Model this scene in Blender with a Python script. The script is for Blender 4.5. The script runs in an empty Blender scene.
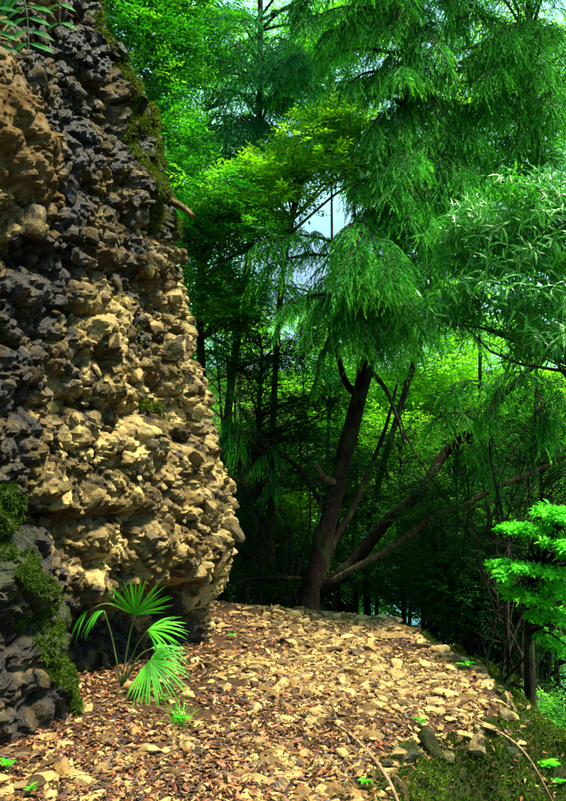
import bpy, bmesh, math, random
import numpy as np
from mathutils import Vector, Matrix, Euler

rng = np.random.default_rng(11)
random.seed(11)
S = bpy.context.scene
COL = S.collection

# ------------------------------------------------------------------ camera, sky, sun, exposure
F = 769.0; HZ = 450.0; EYE = 1.5
cd = bpy.data.cameras.new("camera"); cam = bpy.data.objects.new("camera", cd); COL.objects.link(cam)
cam.location = (0, 0, EYE); cam.rotation_euler = (math.radians(90), 0, 0)
cd.sensor_width = 36; cd.lens = 36 * F / 801; cd.shift_y = (HZ - 400.5) / 801
cd.clip_start = 0.05; cd.clip_end = 3000
S.camera = cam

def W(px, py, d):
    """world point seen at a place of the photograph when it stands d metres ahead"""
    return np.array([(px - 283) * d / F, d, EYE + (HZ - py) * d / F])

SUN_DIR = Vector((0.45, -0.14, 0.95)).normalized()
el = math.asin(SUN_DIR.z); az = math.atan2(SUN_DIR.x, SUN_DIR.y)
world = bpy.data.worlds.new("World"); S.world = world; world.use_nodes = True
nt = world.node_tree; nt.nodes.clear()
out = nt.nodes.new("ShaderNodeOutputWorld"); bg = nt.nodes.new("ShaderNodeBackground")
sky = nt.nodes.new("ShaderNodeTexSky"); sky.sky_type = 'NISHITA'; sky.sun_disc = False
sky.sun_elevation = el; sky.sun_rotation = az; sky.dust_density = 1.0; sky.air_density = 1.0
tc = nt.nodes.new("ShaderNodeTexCoord"); nz = nt.nodes.new("ShaderNodeTexNoise")
nz.inputs['Scale'].default_value = 2.2; nz.inputs['Detail'].default_value = 7
rp = nt.nodes.new("ShaderNodeValToRGB"); rp.color_ramp.elements[0].position = .30; rp.color_ramp.elements[1].position = .52
mx = nt.nodes.new("ShaderNodeMix"); mx.data_type = 'RGBA'
mx.inputs['B'].default_value = (4.5, 9.0, 10.5, 1)
nt.links.new(tc.outputs['Generated'], nz.inputs['Vector']); nt.links.new(nz.outputs['Fac'], rp.inputs['Fac'])
nt.links.new(rp.outputs['Color'], mx.inputs['Factor']); nt.links.new(sky.outputs['Color'], mx.inputs['A'])
nt.links.new(mx.outputs['Result'], bg.inputs['Color']); bg.inputs['Strength'].default_value = 0.05
nt.links.new(bg.outputs['Background'], out.inputs['Surface'])
sl = bpy.data.lights.new("sun", 'SUN'); sun = bpy.data.objects.new("sun", sl); COL.objects.link(sun)
sl.energy = 4.9; sl.angle = math.radians(10); sl.color = (1.0, 0.93, 0.76)
sun.rotation_euler = SUN_DIR.to_track_quat('Z', 'Y').to_euler(); sun.location = (4, -4, 12)
S.view_settings.view_transform = 'Standard'; S.view_settings.look = 'None'
S.view_settings.exposure = 1.8; S.view_settings.gamma = 1.0
S.cycles.max_bounces = 6; S.cycles.diffuse_bounces = 2; S.cycles.transmission_bounces = 3
S.cycles.glossy_bounces = 2

# ------------------------------------------------------------------ helpers
def nrm(a):
    a = np.asarray(a, float); return a / (np.linalg.norm(a, axis=-1, keepdims=True) + 1e-9)

def hsh(x, y, z, s):
    x = x.astype(np.int64).astype(np.uint32); y = y.astype(np.int64).astype(np.uint32); z = z.astype(np.int64).astype(np.uint32)
    h = x * np.uint32(374761393) + y * np.uint32(668265263) + z * np.uint32(2246822519) + np.uint32((s * 3266489917) & 0xffffffff)
    h = (h ^ (h >> np.uint32(13))) * np.uint32(1274126177)
    h = (h ^ (h >> np.uint32(16))) * np.uint32(2654435761)
    h ^= h >> np.uint32(15)
    return h.astype(np.float64) / 4294967295.0

def vnoise(P, s=0):
    I = np.floor(P); f = P - I; f = f * f * f * (f * (f * 6 - 15) + 10); r = 0
    for i in (0, 1):
        wx = f[..., 0] if i else 1 - f[..., 0]
        for j in (0, 1):
            wy = f[..., 1] if j else 1 - f[..., 1]
            for k in (0, 1):
                wz = f[..., 2] if k else 1 - f[..., 2]
                r = r + wx * wy * wz * hsh(I[..., 0] + i, I[..., 1] + j, I[..., 2] + k, s)
    return r * 2 - 1

def fbm(P, o=4, s=0):
    r = 0; a = 1; t = 0
    for i in range(o):
        r = r + a * vnoise(P * (2.03 ** i) + 17.3 * i, s + i); t += a; a *= .5
    return r / t

def cells(P, s=0):
    """F1, F2, cell height, tilted-plane value: angular broken-rock relief"""
    I = np.floor(P); n = P.shape[0]
    F1 = np.full(n, 9.); F2 = np.full(n, 9.); hh = np.zeros(n); tl = np.zeros(n)
    for i in (-1, 0, 1):
        for j in (-1, 0, 1):
            for k in (-1, 0, 1):
                a, b, c = I[:, 0] + i, I[:, 1] + j, I[:, 2] + k
                C = np.stack([a + hsh(a, b, c, s), b + hsh(a, b, c, s + 1), c + hsh(a, b, c, s + 2)], 1)
                d = P - C; q = np.sqrt((d * d).sum(1)); m = q < F1
                F2 = np.where(m, F1, np.minimum(F2, q))
                g = np.stack([hsh(a, b, c, s + 3), hsh(a, b, c, s + 4), hsh(a, b, c, s + 5)], 1) - .5
                tl = np.where(m, (d * g).sum(1) * 2, tl); hh = np.where(m, hsh(a, b, c, s + 6), hh)
                F1 = np.minimum(F1, q)
    return F1, F2, hh, tl

def sst(a, b, x):
    t = np.clip((x - a) / (b - a), 0, 1); return t * t * (3 - 2 * t)

def to_mesh(name, V, T, mat=None, smooth=False, attrs=None):
    V = np.ascontiguousarray(V, np.float32); T = np.ascontiguousarray(T, np.int32); k = T.shape[1]
    me = bpy.data.meshes.new(name)
    me.vertices.add(len(V)); me.vertices.foreach_set("co", V.ravel())
    me.loops.add(T.size); me.loops.foreach_set("vertex_index", T.ravel())
    me.polygons.add(len(T)); me.polygons.foreach_set("loop_start", np.arange(0, T.size, k, dtype=np.int32))
    me.polygons.foreach_set("use_smooth", np.full(len(T), smooth, bool))
    me.update(calc_edges=True)
    for an, av in (attrs or {}).items():
        if av.ndim == 1:
            a = me.attributes.new(an, 'FLOAT', 'POINT'); a.data.foreach_set("value", av.astype(np.float32))
        else:
            a = me.attributes.new(an, 'FLOAT_VECTOR', 'POINT'); a.data.foreach_set("vector", av.astype(np.float32).ravel())
    if mat: me.materials.append(mat)
    return me

def ob(name, me, parent=None, loc=None, rot=None, kind=None, label=None, cat=None, group=None):
    o = bpy.data.objects.new(name, me); COL.objects.link(o)
    if parent: o.parent = parent
    if loc is not None: o.location = tuple(loc)
    if rot is not None: o.rotation_euler = rot
    if kind: o['kind'] = kind
    if label: o['label'] = label
    if cat: o['category'] = cat
    if group: o['group'] = group
    o.color = (0, 0, 0, 1)
    return o

def part(name, V, T, mat, root, smooth=False, attrs=None, kind=None, label=None):
    """a part given in world coordinates, parented to its thing"""
    base = np.array(root.location) if root is not None else np.zeros(3)
    return ob(name, to_mesh(name, np.asarray(V) - base, T, mat, smooth, attrs), root, kind=kind, label=label)

def merge(lst):
    Vs, Ts, n = [], [], 0
    for V, T in lst:
        Vs.append(V); Ts.append(T + n); n += len(V)
    return np.concatenate(Vs), np.concatenate(Ts)

def smooth_path(P, n):
    P = np.asarray(P, float); m = len(P)
    if m == 2:
        t = np.linspace(0, 1, n)[:, None]; return P[0] * (1 - t) + P[1] * t
    E = np.vstack([2 * P[0] - P[1], P, 2 * P[-1] - P[-2]])
    t = np.linspace(0, m - 1 - 1e-6, n); i = t.astype(int); f = (t - i)[:, None]
    a, b, c, d = E[i], E[i + 1], E[i + 2], E[i + 3]
    return .5 * ((2 * b) + (-a + c) * f + (2 * a - 5 * b + 4 * c - d) * f ** 2 + (-a + 3 * b - 3 * c + d) * f ** 3)

def tube(P, R, sides=8, n=None, bump=0.0, seed=0):
    """tapered tube with closed ends, triangles"""
    P = np.asarray(P, float); R = np.asarray(R, float)
    if n:
        Q = smooth_path(P, n); R = np.interp(np.linspace(0, 1, n), np.linspace(0, 1, len(R)), R); P = Q
    m = len(P); Tn = nrm(np.gradient(P, axis=0))
    up = np.array([0, 0, 1.]) if abs(Tn[0, 2]) < .8 else np.array([1., 0, 0])
    A = nrm(np.cross(Tn, up)); 
    for i in range(1, m):
        a = A[i - 1] - Tn[i] * np.dot(A[i - 1], Tn[i]); A[i] = a / (np.linalg.norm(a) + 1e-9)
    B = np.cross(Tn, A); th = np.linspace(0, 2 * np.pi, sides, endpoint=False)
    ring = A[:, None, :] * np.cos(th)[None, :, None] + B[:, None, :] * np.sin(th)[None, :, None]
    rr = np.repeat(R[:, None], sides, 1)
    if bump:
        X = (P[:, None, :] + ring * R[:, None, None]).reshape(-1, 3)
        rr = rr * (1 + bump * fbm(X * np.array([9., 9, 2.5]), 3, seed).reshape(m, sides))
    V = (P[:, None, :] + ring * rr[..., None]).reshape(-1, 3)
    i = np.arange(m - 1)[:, None] * sides; j = np.arange(sides)[None, :]; j2 = (j + 1) % sides
    a, b, c, d = (i + j).ravel(), (i + j2).ravel(), (i + sides + j2).ravel(), (i + sides + j).ravel()
    T = np.concatenate([np.stack([a, b, c], 1), np.stack([a, c, d], 1)])
    V = np.vstack([V, P[0], P[-1]]); k = m * sides; jj = np.arange(sides); jn = (jj + 1) % sides
    T = np.vstack([T, np.stack([np.full(sides, k), jn, jj], 1), np.stack([np.full(sides, k + 1), jj + (m - 1) * sides, jn + (m - 1) * sides], 1)])
    return V, T

def leaves(P, D, N, L, Wd, droop=.15, fold=.12, lance=False, tone=None):
    """P root, D direction, N up side, L length, Wd width: arrays of n leaves"""
    n = len(P); D = nrm(D); Sx = nrm(np.cross(D, N)); N = np.cross(Sx, D)
    L = np.broadcast_to(np.asarray(L, float), (n,))[:, None]; Wd = np.broadcast_to(np.asarray(Wd, float), (n,))[:, None]
    droop = np.broadcast_to(np.asarray(droop, float), (n,))[:, None]
    def c(t): return P + D * L * t - N * L * droop * t * t
    if lance:
        V = np.stack([c(0), c(.3) + Sx * Wd * .45 + N * Wd * fold, c(.3), c(.3) - Sx * Wd * .45 + N * Wd * fold,
                      c(.65) + Sx * Wd * .42 + N * Wd * fold, c(.65), c(.65) - Sx * Wd * .42 + N * Wd * fold, c(1.)], 1)
        t = np.array([[0, 2, 1], [0, 3, 2], [1, 2, 5], [1, 5, 4], [2, 3, 6], [2, 6, 5], [4, 5, 7], [5, 6, 7]]); k = 8
    else:
        V = np.stack([c(0), c(.45) + Sx * Wd * .5 + N * Wd * fold, c(1.), c(.45) - Sx * Wd * .5 + N * Wd * fold], 1)
        t = np.array([[0, 2, 1], [0, 3, 2]]); k = 4
    T = (np.arange(n)[:, None, None] * k + t[None]).reshape(-1, 3)
    tn = rng.random(n) if tone is None else tone
    return V.reshape(-1, 3), T, np.repeat(tn, k)

def rdir(n):
    return nrm(rng.normal(size=(n, 3)))

# ------------------------------------------------------------------ materials
def mat_new(name):
    m = bpy.data.materials.new(name); m.use_nodes = True; t = m.node_tree; t.nodes.clear()
    o = t.nodes.new("ShaderNodeOutputMaterial"); return m, t, o

def N_(t, kind, **kw):
    n = t.nodes.new(kind)
    for k, v in kw.items():
        if k.startswith('i_'):
            n.inputs[k[2:]].default_value = v
        else: setattr(n, k, v)
    return n

def ramp(t, stops):
    r = t.nodes.new("ShaderNodeValToRGB"); e = r.color_ramp.elements
    while len(e) < len(stops): e.new(.5)
    for x, (p, c) in zip(e, stops):
        x.position = p; x.color = (*c, 1) if len(c) == 3 else c
    return r

def mixc(t, f, a, b, mode='MIX'):
    m = t.nodes.new("ShaderNodeMix"); m.data_type = 'RGBA'; m.blend_type = mode
    for key, v in (('Factor', f), ('A', a), ('B', b)):
        if hasattr(v, 'links') or hasattr(v, 'is_linked'): t.links.new(v, m.inputs[key])
        elif key == 'Factor': m.inputs[key].default_value = v
        else: m.inputs[key].default_value = (*v, 1)
    return m.outputs['Result']

def math_(t, op, a, b=0.0, clamp=False):
    m = t.nodes.new("ShaderNodeMath"); m.operation = op; m.use_clamp = clamp
    for i, v in enumerate((a, b)):
        if hasattr(v, 'is_linked'): t.links.new(v, m.inputs[i])
        else: m.inputs[i].default_value = v
    return m.outputs[0]

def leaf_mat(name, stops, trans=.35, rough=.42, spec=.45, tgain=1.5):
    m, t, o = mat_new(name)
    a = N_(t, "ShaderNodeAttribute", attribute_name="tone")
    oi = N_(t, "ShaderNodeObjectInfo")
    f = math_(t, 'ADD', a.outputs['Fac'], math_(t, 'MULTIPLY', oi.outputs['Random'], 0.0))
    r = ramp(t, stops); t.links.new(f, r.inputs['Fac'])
    g = N_(t, "ShaderNodeNewGeometry"); nz = N_(t, "ShaderNodeTexNoise"); nz.inputs['Scale'].default_value = 40
    t.links.new(g.outputs['Position'], nz.inputs['Vector'])
    col = mixc(t, math_(t, 'MULTIPLY', nz.outputs['Fac'], .5), r.outputs['Color'], tuple(.55 * x for x in stops[0][1]))
    p = N_(t, "ShaderNodeBsdfPrincipled"); p.inputs['Roughness'].default_value = rough; p.inputs['Specular IOR Level'].default_value = spec
    t.links.new(col, p.inputs['Base Color'])
    tr = N_(t, "ShaderNodeBsdfTranslucent")
    tcol = mixc(t, 1.0, r.outputs['Color'], (min(1, tgain * 1.1), tgain, .35), 'MULTIPLY')
    t.links.new(tcol, tr.inputs['Color'])
    mx = N_(t, "ShaderNodeMixShader"); mx.inputs[0].default_value = trans
    t.links.new(p.outputs[0], mx.inputs[1]); t.links.new(tr.outputs[0], mx.inputs[2]); t.links.new(mx.outputs[0], o.inputs['Surface'])
    return m

def bark_mat(name, c1, c2, moss=0.0):
    m, t, o = mat_new(name)
    g = N_(t, "ShaderNodeNewGeometry"); mp = N_(t, "ShaderNodeMapping"); mp.inputs['Scale'].default_value = (14, 14, 3)
    t.links.new(g.outputs['Position'], mp.inputs['Vector'])
    nz = N_(t, "ShaderNodeTexNoise"); nz.inputs['Scale'].default_value = 3; nz.inputs['Detail'].default_value = 8
    t.links.new(mp.outputs[0], nz.inputs['Vector'])
    r = ramp(t, [(.35, c1), (.65, c2)]); t.links.new(nz.outputs['Fac'], r.inputs['Fac'])
    n2 = N_(t, "ShaderNodeTexNoise"); n2.inputs['Scale'].default_value = 5; t.links.new(g.outputs['Position'], n2.inputs['Vector'])
    mr = ramp(t, [(.5, (0, 0, 0)), (.62, (1, 1, 1))]); t.links.new(n2.outputs['Fac'], mr.inputs['Fac'])
    col = mixc(t, math_(t, 'MULTIPLY', mr.outputs['Color'], moss), r.outputs['Color'], (.03, .07, .008))
    b = N_(t, "ShaderNodeBump"); b.inputs['Strength'].default_value = .8; b.inputs['Distance'].default_value = .02
    t.links.new(nz.outputs['Fac'], b.inputs['Height'])
    p = N_(t, "ShaderNodeBsdfPrincipled"); p.inputs['Roughness'].default_value = .85; p.inputs['Specular IOR Level'].default_value = .12
    t.links.new(col, p.inputs['Base Color']); t.links.new(b.outputs[0], p.inputs['Normal']); t.links.new(p.outputs[0], o.inputs['Surface'])
    return m

def rock_mat(name, pale, mid, dark, scale=1.0):
    """wm vector: x wet black stain and painted shade, y moss, z ochre; taken from the mesh or from the object's colour"""
    m, t, o = mat_new(name)
    at = N_(t, "ShaderNodeAttribute", attribute_name="wm"); oi = N_(t, "ShaderNodeObjectInfo")
    s1 = N_(t, "ShaderNodeSeparateXYZ"); t.links.new(at.outputs['Vector'], s1.inputs[0])
    s2 = N_(t, "ShaderNodeSeparateColor"); t.links.new(oi.outputs['Color'], s2.inputs[0])
    g = N_(t, "ShaderNodeNewGeometry")
    def noise(sc, det=6, rough=.6):
        n = N_(t, "ShaderNodeTexNoise"); n.inputs['Scale'].default_value = sc; n.inputs['Detail'].default_value = det
        n.inputs['Roughness'].default_value = rough; t.links.new(g.outputs['Position'], n.inputs['Vector']); return n.outputs['Fac']
    nA, nB, nC, nD = noise(3.1), noise(11), noise(45, 8, .7), noise(6.3)
    vo = N_(t, "ShaderNodeTexVoronoi"); vo.inputs['Scale'].default_value = 7.5; t.links.new(g.outputs['Position'], vo.inputs['Vector'])
    sv_ = N_(t, "ShaderNodeSeparateColor"); t.links.new(vo.outputs['Color'], sv_.inputs[0])
    rnd = math_(t, 'FRACT', math_(t, 'ADD', math_(t, 'ADD', g.outputs['Random Per Island'], oi.outputs['Random']), sv_.outputs[0]))
    f = math_(t, 'ADD', math_(t, 'MULTIPLY', nB, .6), math_(t, 'MULTIPLY', math_(t, 'SUBTRACT', rnd, .5), .5))
    f = math_(t, 'ADD', f, math_(t, 'MULTIPLY', nC, .35))
    r = ramp(t, [(.22, dark), (.45, mid), (.68, pale)]); t.links.new(f, r.inputs['Fac'])
    wet = math_(t, 'ADD', s1.outputs[0], s2.outputs[0]); mos = math_(t, 'ADD', s1.outputs[1], s2.outputs[1]); och = math_(t, 'ADD', s1.outputs[2], s2.outputs[2])
    col = mixc(t, math_(t, 'MULTIPLY', och, .85, True), r.outputs['Color'],(.085, .045, .010))
    col = mixc(t, math_(t, 'MULTIPLY', math_(t, 'GREATER_THAN', nA, .52), .22), col, (.13, .095, .045))
    # lichen grey-pink veil
    lv = ramp(t, [(.52, (0, 0, 0)), (.66, (1, 1, 1))]); t.links.new(nD, lv.inputs['Fac'])
    col = mixc(t, math_(t, 'MULTIPLY', lv.outputs['Color'], .45), col, (.14, .12, .075))
    mpg = N_(t, "ShaderNodeMapping"); mpg.inputs['Scale'].default_value = (9, 9, 1.6); t.links.new(g.outputs['Position'], mpg.inputs['Vector'])
    nst = N_(t, "ShaderNodeTexNoise"); nst.inputs['Scale'].default_value = 1.0; nst.inputs['Detail'].default_value = 7; nst.inputs['Roughness'].default_value = .7; t.links.new(mpg.outputs[0], nst.inputs['Vector'])
    wf = math_(t, 'SUBTRACT', math_(t, 'ADD', math_(t, 'ADD', wet, math_(t, 'MULTIPLY', math_(t, 'SUBTRACT', nst.outputs['Fac'], .5), 2.6)), math_(t, 'MULTIPLY', math_(t, 'SUBTRACT', rnd, .5), 1.1)), .42)
    wf = math_(t, 'MULTIPLY', wf, 2.2, True); wf = math_(t, 'MULTIPLY', wf, math_(t, 'GREATER_THAN', wet, .02))
    wet_shade_c = ramp(t, [(.4, (.0015, .0015, .002)), (.8, (.010, .010, .0105))]); t.links.new(nC, wet_shade_c.inputs['Fac'])  # near-black for wet rock and for the shade painted by the mask
    col = mixc(t, math_(t, 'MULTIPLY', wf, .95), col, wet_shade_c.outputs['Color'])
    mf = math_(t, 'SUBTRACT', math_(t, 'ADD', mos, math_(t, 'MULTIPLY', math_(t, 'SUBTRACT', nB, .5), 1.6)), .3)
    mf = math_(t, 'MULTIPLY', mf, 3.5, True); mf = math_(t, 'MULTIPLY', mf, math_(t, 'GREATER_THAN', mos, .02))
    mc = ramp(t, [(.35, (.006, .010, .001)), (.7, (.030, .038, .003))]); t.links.new(nC, mc.inputs['Fac'])
    col = mixc(t, mf, col, mc.outputs['Color'])
    p = N_(t, "ShaderNodeBsdfPrincipled"); t.links.new(math_(t, 'ADD', math_(t, 'MULTIPLY', wf, .25), .12), p.inputs['Specular IOR Level'])
    ro = math_(t, 'SUBTRACT', .85, math_(t, 'MULTIPLY', wf, .5)); t.links.new(ro, p.inputs['Roughness'])
    t.links.new(col, p.inputs['Base Color'])
    b = N_(t, "ShaderNodeBump"); b.inputs['Strength'].default_value = .9; b.inputs['Distance'].default_value = .018
    t.links.new(math_(t, 'ADD', nC, math_(t, 'MULTIPLY', nB, .8)), b.inputs['Height']); t.links.new(b.outputs[0], p.inputs['Normal'])
    t.links.new(p.outputs[0], o.inputs['Surface'])
    return m

ROCK = rock_mat("conglomerate_rock", (.38, .275, .095), (.10, .069, .020), (.014, .010, .004))
STONE = rock_mat("path_stone", (.50, .34, .115), (.22, .128, .036), (.05, .03, .012))

def soil_mat():
    m, t, o = mat_new("leafy_soil")
    g = N_(t, "ShaderNodeNewGeometry"); at = N_(t, "ShaderNodeAttribute", attribute_name="wm")
    s1 = N_(t, "ShaderNodeSeparateXYZ"); t.links.new(at.outputs['Vector'], s1.inputs[0])
    v = N_(t, "ShaderNodeTexVoronoi"); v.inputs['Scale'].default_value = 34; t.links.new(g.outputs['Position'], v.inputs['Vector'])
    n = N_(t, "ShaderNodeTexNoise"); n.inputs['Scale'].default_value = 22; n.inputs['Detail'].default_value = 8; t.links.new(g.outputs['Position'], n.inputs['Vector'])
    r = ramp(t, [(.0, (.014, .008, .004)), (.45, (.035, .018, .008)), (.75, (.085, .036, .013)), (1, (.17, .09, .035))])
    t.links.new(v.outputs['Color'], r.inputs['Fac'])
    col = mixc(t, .55, r.outputs['Color'], mixc(t, n.outputs['Fac'], (.008, .005, .003), (.06, .036, .016)))
    mf = math_(t, 'MULTIPLY', math_(t, 'SUBTRACT', math_(t, 'ADD', s1.outputs[1], math_(t, 'MULTIPLY', math_(t, 'SUBTRACT', n.outputs['Fac'], .5), 1.4)), .3), 3, True)
    col = mixc(t, mf, col, mixc(t, n.outputs['Fac'], (.005, .008, .002), (.022, .026, .004)))
    p = N_(t, "ShaderNodeBsdfPrincipled"); p.inputs['Roughness'].default_value = .9; p.inputs['Specular IOR Level'].default_value = .08; t.links.new(col, p.inputs['Base Color'])
    b = N_(t, "ShaderNodeBump"); b.inputs['Strength'].default_value = .8; b.inputs['Distance'].default_value = .02
    t.links.new(n.outputs['Fac'], b.inputs['Height']); t.links.new(b.outputs[0], p.inputs['Normal']); t.links.new(p.outputs[0], o.inputs['Surface'])
    return m
SOIL = soil_mat()

def plain_mat(name, stops, rough=.7, trans=0.0):
    return leaf_mat(name, stops, trans=trans, rough=rough, spec=.3)

LITTER = leaf_mat("dead_leaf", [(0, (.018, .009, .005)), (.4, (.06, .022, .008)), (.58, (.24, .055, .012)), (.68, (.32, .13, .035)), (.86, (.42, .23, .07)), (.95, (.44, .31, .10)), (1, (.10, .34, .02))], trans=.15, rough=.6)
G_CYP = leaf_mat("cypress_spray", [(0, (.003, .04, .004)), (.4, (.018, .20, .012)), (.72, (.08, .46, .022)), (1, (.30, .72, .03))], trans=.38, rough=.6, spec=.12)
G_CYP2 = leaf_mat("blue_cypress_spray", [(0, (.004, .06, .014)), (.6, (.02, .27, .06)), (1, (.06, .50, .12))], trans=.38, rough=.6, spec=.12)
G_CYP3 = leaf_mat("lime_cypress_spray", [(0, (.006, .07, .005)), (.5, (.04, .32, .018)), (1, (.20, .66, .04))], trans=.38, rough=.6, spec=.12)
G_MID = leaf_mat("mid_leaf", [(0, (.008, .07, .006)), (.5, (.03, .23, .010)), (.8, (.10, .40, .02)), (1, (.30, .56, .03))], trans=.4, spec=.3)
G_YEL = leaf_mat("yellow_leaf", [(0, (.06, .22, .006)), (.5, (.24, .52, .010)), (1, (.55, .76, .03))], trans=.45)
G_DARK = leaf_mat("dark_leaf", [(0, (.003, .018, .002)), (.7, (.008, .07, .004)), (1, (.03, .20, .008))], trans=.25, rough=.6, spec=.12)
G_LAU = leaf_mat("glossy_leaf", [(0, (.015, .11, .008)), (.6, (.045, .28, .014)), (1, (.13, .46, .03))], trans=.35, rough=.36, spec=.35)
G_LIME = leaf_mat("bright_leaf", [(0, (.02, .20, .004)), (.6, (.06, .50, .008)), (1, (.20, .72, .02))], trans=.4, rough=.55, spec=.12)
G_FAR = leaf_mat("far_leaf", [(0, (.03, .17, .006)), (.5, (.17, .48, .010)), (1, (.50, .74, .03))], trans=.5, rough=.6, spec=.12)
G_PALM = leaf_mat("palm_blade", [(0, (.02, .18, .006)), (.6, (.07, .40, .012)), (1, (.20, .58, .03))], trans=.3, rough=.45, spec=.22)
MOSSM = leaf_mat("moss_blade", [(0, (.018, .030, .002)), (.6, (.085, .11, .006)), (1, (.24, .25, .015))], trans=.2, rough=.8, spec=.1)
MOSSD = leaf_mat("dark_moss_blade", [(0, (.014, .030, .002)), (.6, (.065, .12, .004)), (1, (.17, .26, .010))], trans=.2, rough=.8, spec=.1)
BARK = bark_mat("brown_bark", (.003, .002, .001), (.018, .009, .004), .3)
BARK_D = bark_mat("dark_bark", (.005, .004, .002), (.022, .015, .008), .35)
BARK_L = bark_mat("pale_bark", (.03, .018, .008), (.14, .09, .035), .3)
STALK = plain_mat("green_stalk", [(0, (.05, .10, .015)), (1, (.15, .22, .04))])
DRY = bark_mat("dry_stem", (.12, .07, .03), (.30, .20, .10), 0)

# ------------------------------------------------------------------ terrain
PLAT = np.array([(-9, -4), (-1.2, -4), (0.1, -1), (0.28, 2.0), (0.34, 3.2), (0.52, 3.8), (0.80, 4.15), (1.05, 4.27), (1.30, 4.40), (1.42, 4.8), (1.36, 5.4),
                 (1.15, 6.2), (0.92, 6.85), (0.6, 7.1), (0.1, 7.2), (-0.5, 7.5), (-1.6, 8.4), (-9, 9.5)], float)
def sdf(X, Y, poly=PLAT):
    d = np.full(X.shape, 1e9); ins = np.zeros(X.shape, bool); n = len(poly)
    for i in range(n):
        a = poly[i]; b = poly[(i + 1) % n]; e = b - a
        t = np.clip(((X - a[0]) * e[0] + (Y - a[1]) * e[1]) / (e @ e), 0, 1)
        d = np.minimum(d, np.hypot(X - a[0] - t * e[0], Y - a[1] - t * e[1]))
        c = ((a[1] > Y) != (b[1] > Y)) & (X < (b[0] - a[0]) * (Y - a[1]) / (b[1] - a[1] + 1e-12) + a[0]); ins ^= c
    return np.where(ins, -d, d)

def height(X, Y):
    d0 = sdf(X, Y); P = np.stack([X, Y, X * 0], -1)
    d = d0 + .10 * fbm(P * 2.1, 3, 5) + .03 * fbm(P * 9, 2, 6)
    dd0 = d; d = .5 * (d + np.sqrt(d * d + .045)) - .02
    back = sst(5.8, 7.2, Y)                       # behind the crest the slope is gentler than down the side bank
    s1 = (1.15 - .1 * sst(.9, 1.6, X)) * (1 - back) + .6 * back
    z = -s1 * np.clip(d, 0, .9) - .42 * np.clip(d - .9, 0, 9) - .62 * np.clip(d - 9.9, 0, 18)
    z = z + .04 * np.exp(-((dd0 + .12) / .16) ** 2)       # rim of stones a little proud
    z = z + .035 * fbm(P * 1.7, 3, 1) + .014 * fbm(P * 8, 3, 2)
    z = z + (.19 * fbm(P * 3.3, 3, 3) + .07 * fbm(P * 8, 2, 4)) * sst(.0, .4, d)
    # cut in front of the mossy bank face, seen at the bottom right
    z = z + .9 * sst(30, 60, d) * fbm(P * .05, 2, 9)
    hill = sst(-5.0, -9.5, X) * 6.5; z = z + hill * sst(16, 10, Y)
    far = np.hypot(X, Y); z = z + sst(150, 420, far) * 60 * (1 + .5 * fbm(P * .008, 3, 8))
    z = z - .16 * np.exp(-(((X + .35) / .5) ** 2 + ((Y - 6.9) / .5) ** 2)) * 0
    return z

def axis(lo, hi, step, far):
    a = np.arange(lo, hi + 1e-6, step); k = []; s = step; x = hi
    while x < far:
        s *= 1.17; x += s; k.append(x)
    b = []; s = step; x = lo
    while x > -far:
        s *= 1.17; x -= s; b.append(x)
    return np.concatenate([b[::-1], a, k])
gx = axis(-2.4, 2.8, .022, 900); gy = axis(2.6, 8.2, .022, 900)
GX, GY = np.meshgrid(gx, gy, indexing='ij')
GZ = height(GX, GY); SD = sdf(GX, GY)
V = np.stack([GX, GY, GZ], -1).reshape(-1, 3); nyy = len(gy)
ii, jj = np.meshgrid(np.arange(len(gx) - 1), np.arange(nyy - 1), indexing='ij')
a = (ii * nyy + jj).ravel(); Q = np.stack([a, a + nyy, a + nyy + 1, a + 1], 1)
mossy = sst(-.02, .12, SD)
wm = np.stack([mossy * 0, mossy, mossy * 0], -1).reshape(-1, 3)
cx = V[Q].mean(1); onp = (sdf(cx[:, 0], cx[:, 1]) < .0) & (cx[:, 0] > -3.5) & (cx[:, 1] > .2) & (cx[:, 1] < 8)
def sub(Vs, Qs, at):
    u, inv = np.unique(Qs, return_inverse=True); return Vs[u], inv.reshape(Qs.shape), at[u]
v1, q1, a1 = sub(V, Q[onp], wm); path = ob("path", to_mesh("path", v1, q1, SOIL, True, {"wm": a1}), kind='structure')
v2, q2, a2 = sub(V, Q[~onp], wm); ground = ob("ground", to_mesh("ground", v2, q2, SOIL, True, {"wm": a2}), kind='structure')

# lake down in the valley
m, t, o = mat_new("lake_water"); p = N_(t, "ShaderNodeBsdfPrincipled"); p.inputs['Base Color'].default_value = (.02, .12, .12, 1); p.inputs['Roughness'].default_value = .12
nz_ = N_(t, "ShaderNodeTexNoise"); nz_.inputs['Scale'].default_value = 1.5; b_ = N_(t, "ShaderNodeBump"); b_.inputs['Strength'].default_value = .3
t.links.new(nz_.outputs['Fac'], b_.inputs['Height']); t.links.new(b_.outputs[0], p.inputs['Normal']); t.links.new(p.outputs[0], o.inputs['Surface'])
LK = np.array([[-600, 30, -12.5], [700, 30, -12.5], [700, 700, -12.5], [-600, 700, -12.5]], float)
ob("lake", to_mesh("lake", LK, np.array([[0, 1, 2, 3]]), m), kind='structure')

# ------------------------------------------------------------------ stones: variants
def rock_variant(seed, sub_, cuts=13, flat=1.0, rough=.05):
    r = np.random.default_rng(seed); bm = bmesh.new(); bmesh.ops.create_icosphere(bm, subdivisions=sub_, radius=1)
    Vv = np.array([v.co[:] for v in bm.verts]); T = np.array([[v.index for v in f.verts] for f in bm.faces]); bm.free()
    for _ in range(cuts):
        n = nrm(r.normal(size=3)); d = r.uniform(.45, .8); s = Vv @ n; Vv = Vv - np.outer(np.maximum(s - d, 0), n)
    Vv = Vv * (1 + rough * fbm(Vv * 3 + seed, 3, seed)[:, None])
    return Vv * np.array([1, r.uniform(.65, 1), flat]), T

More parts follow.
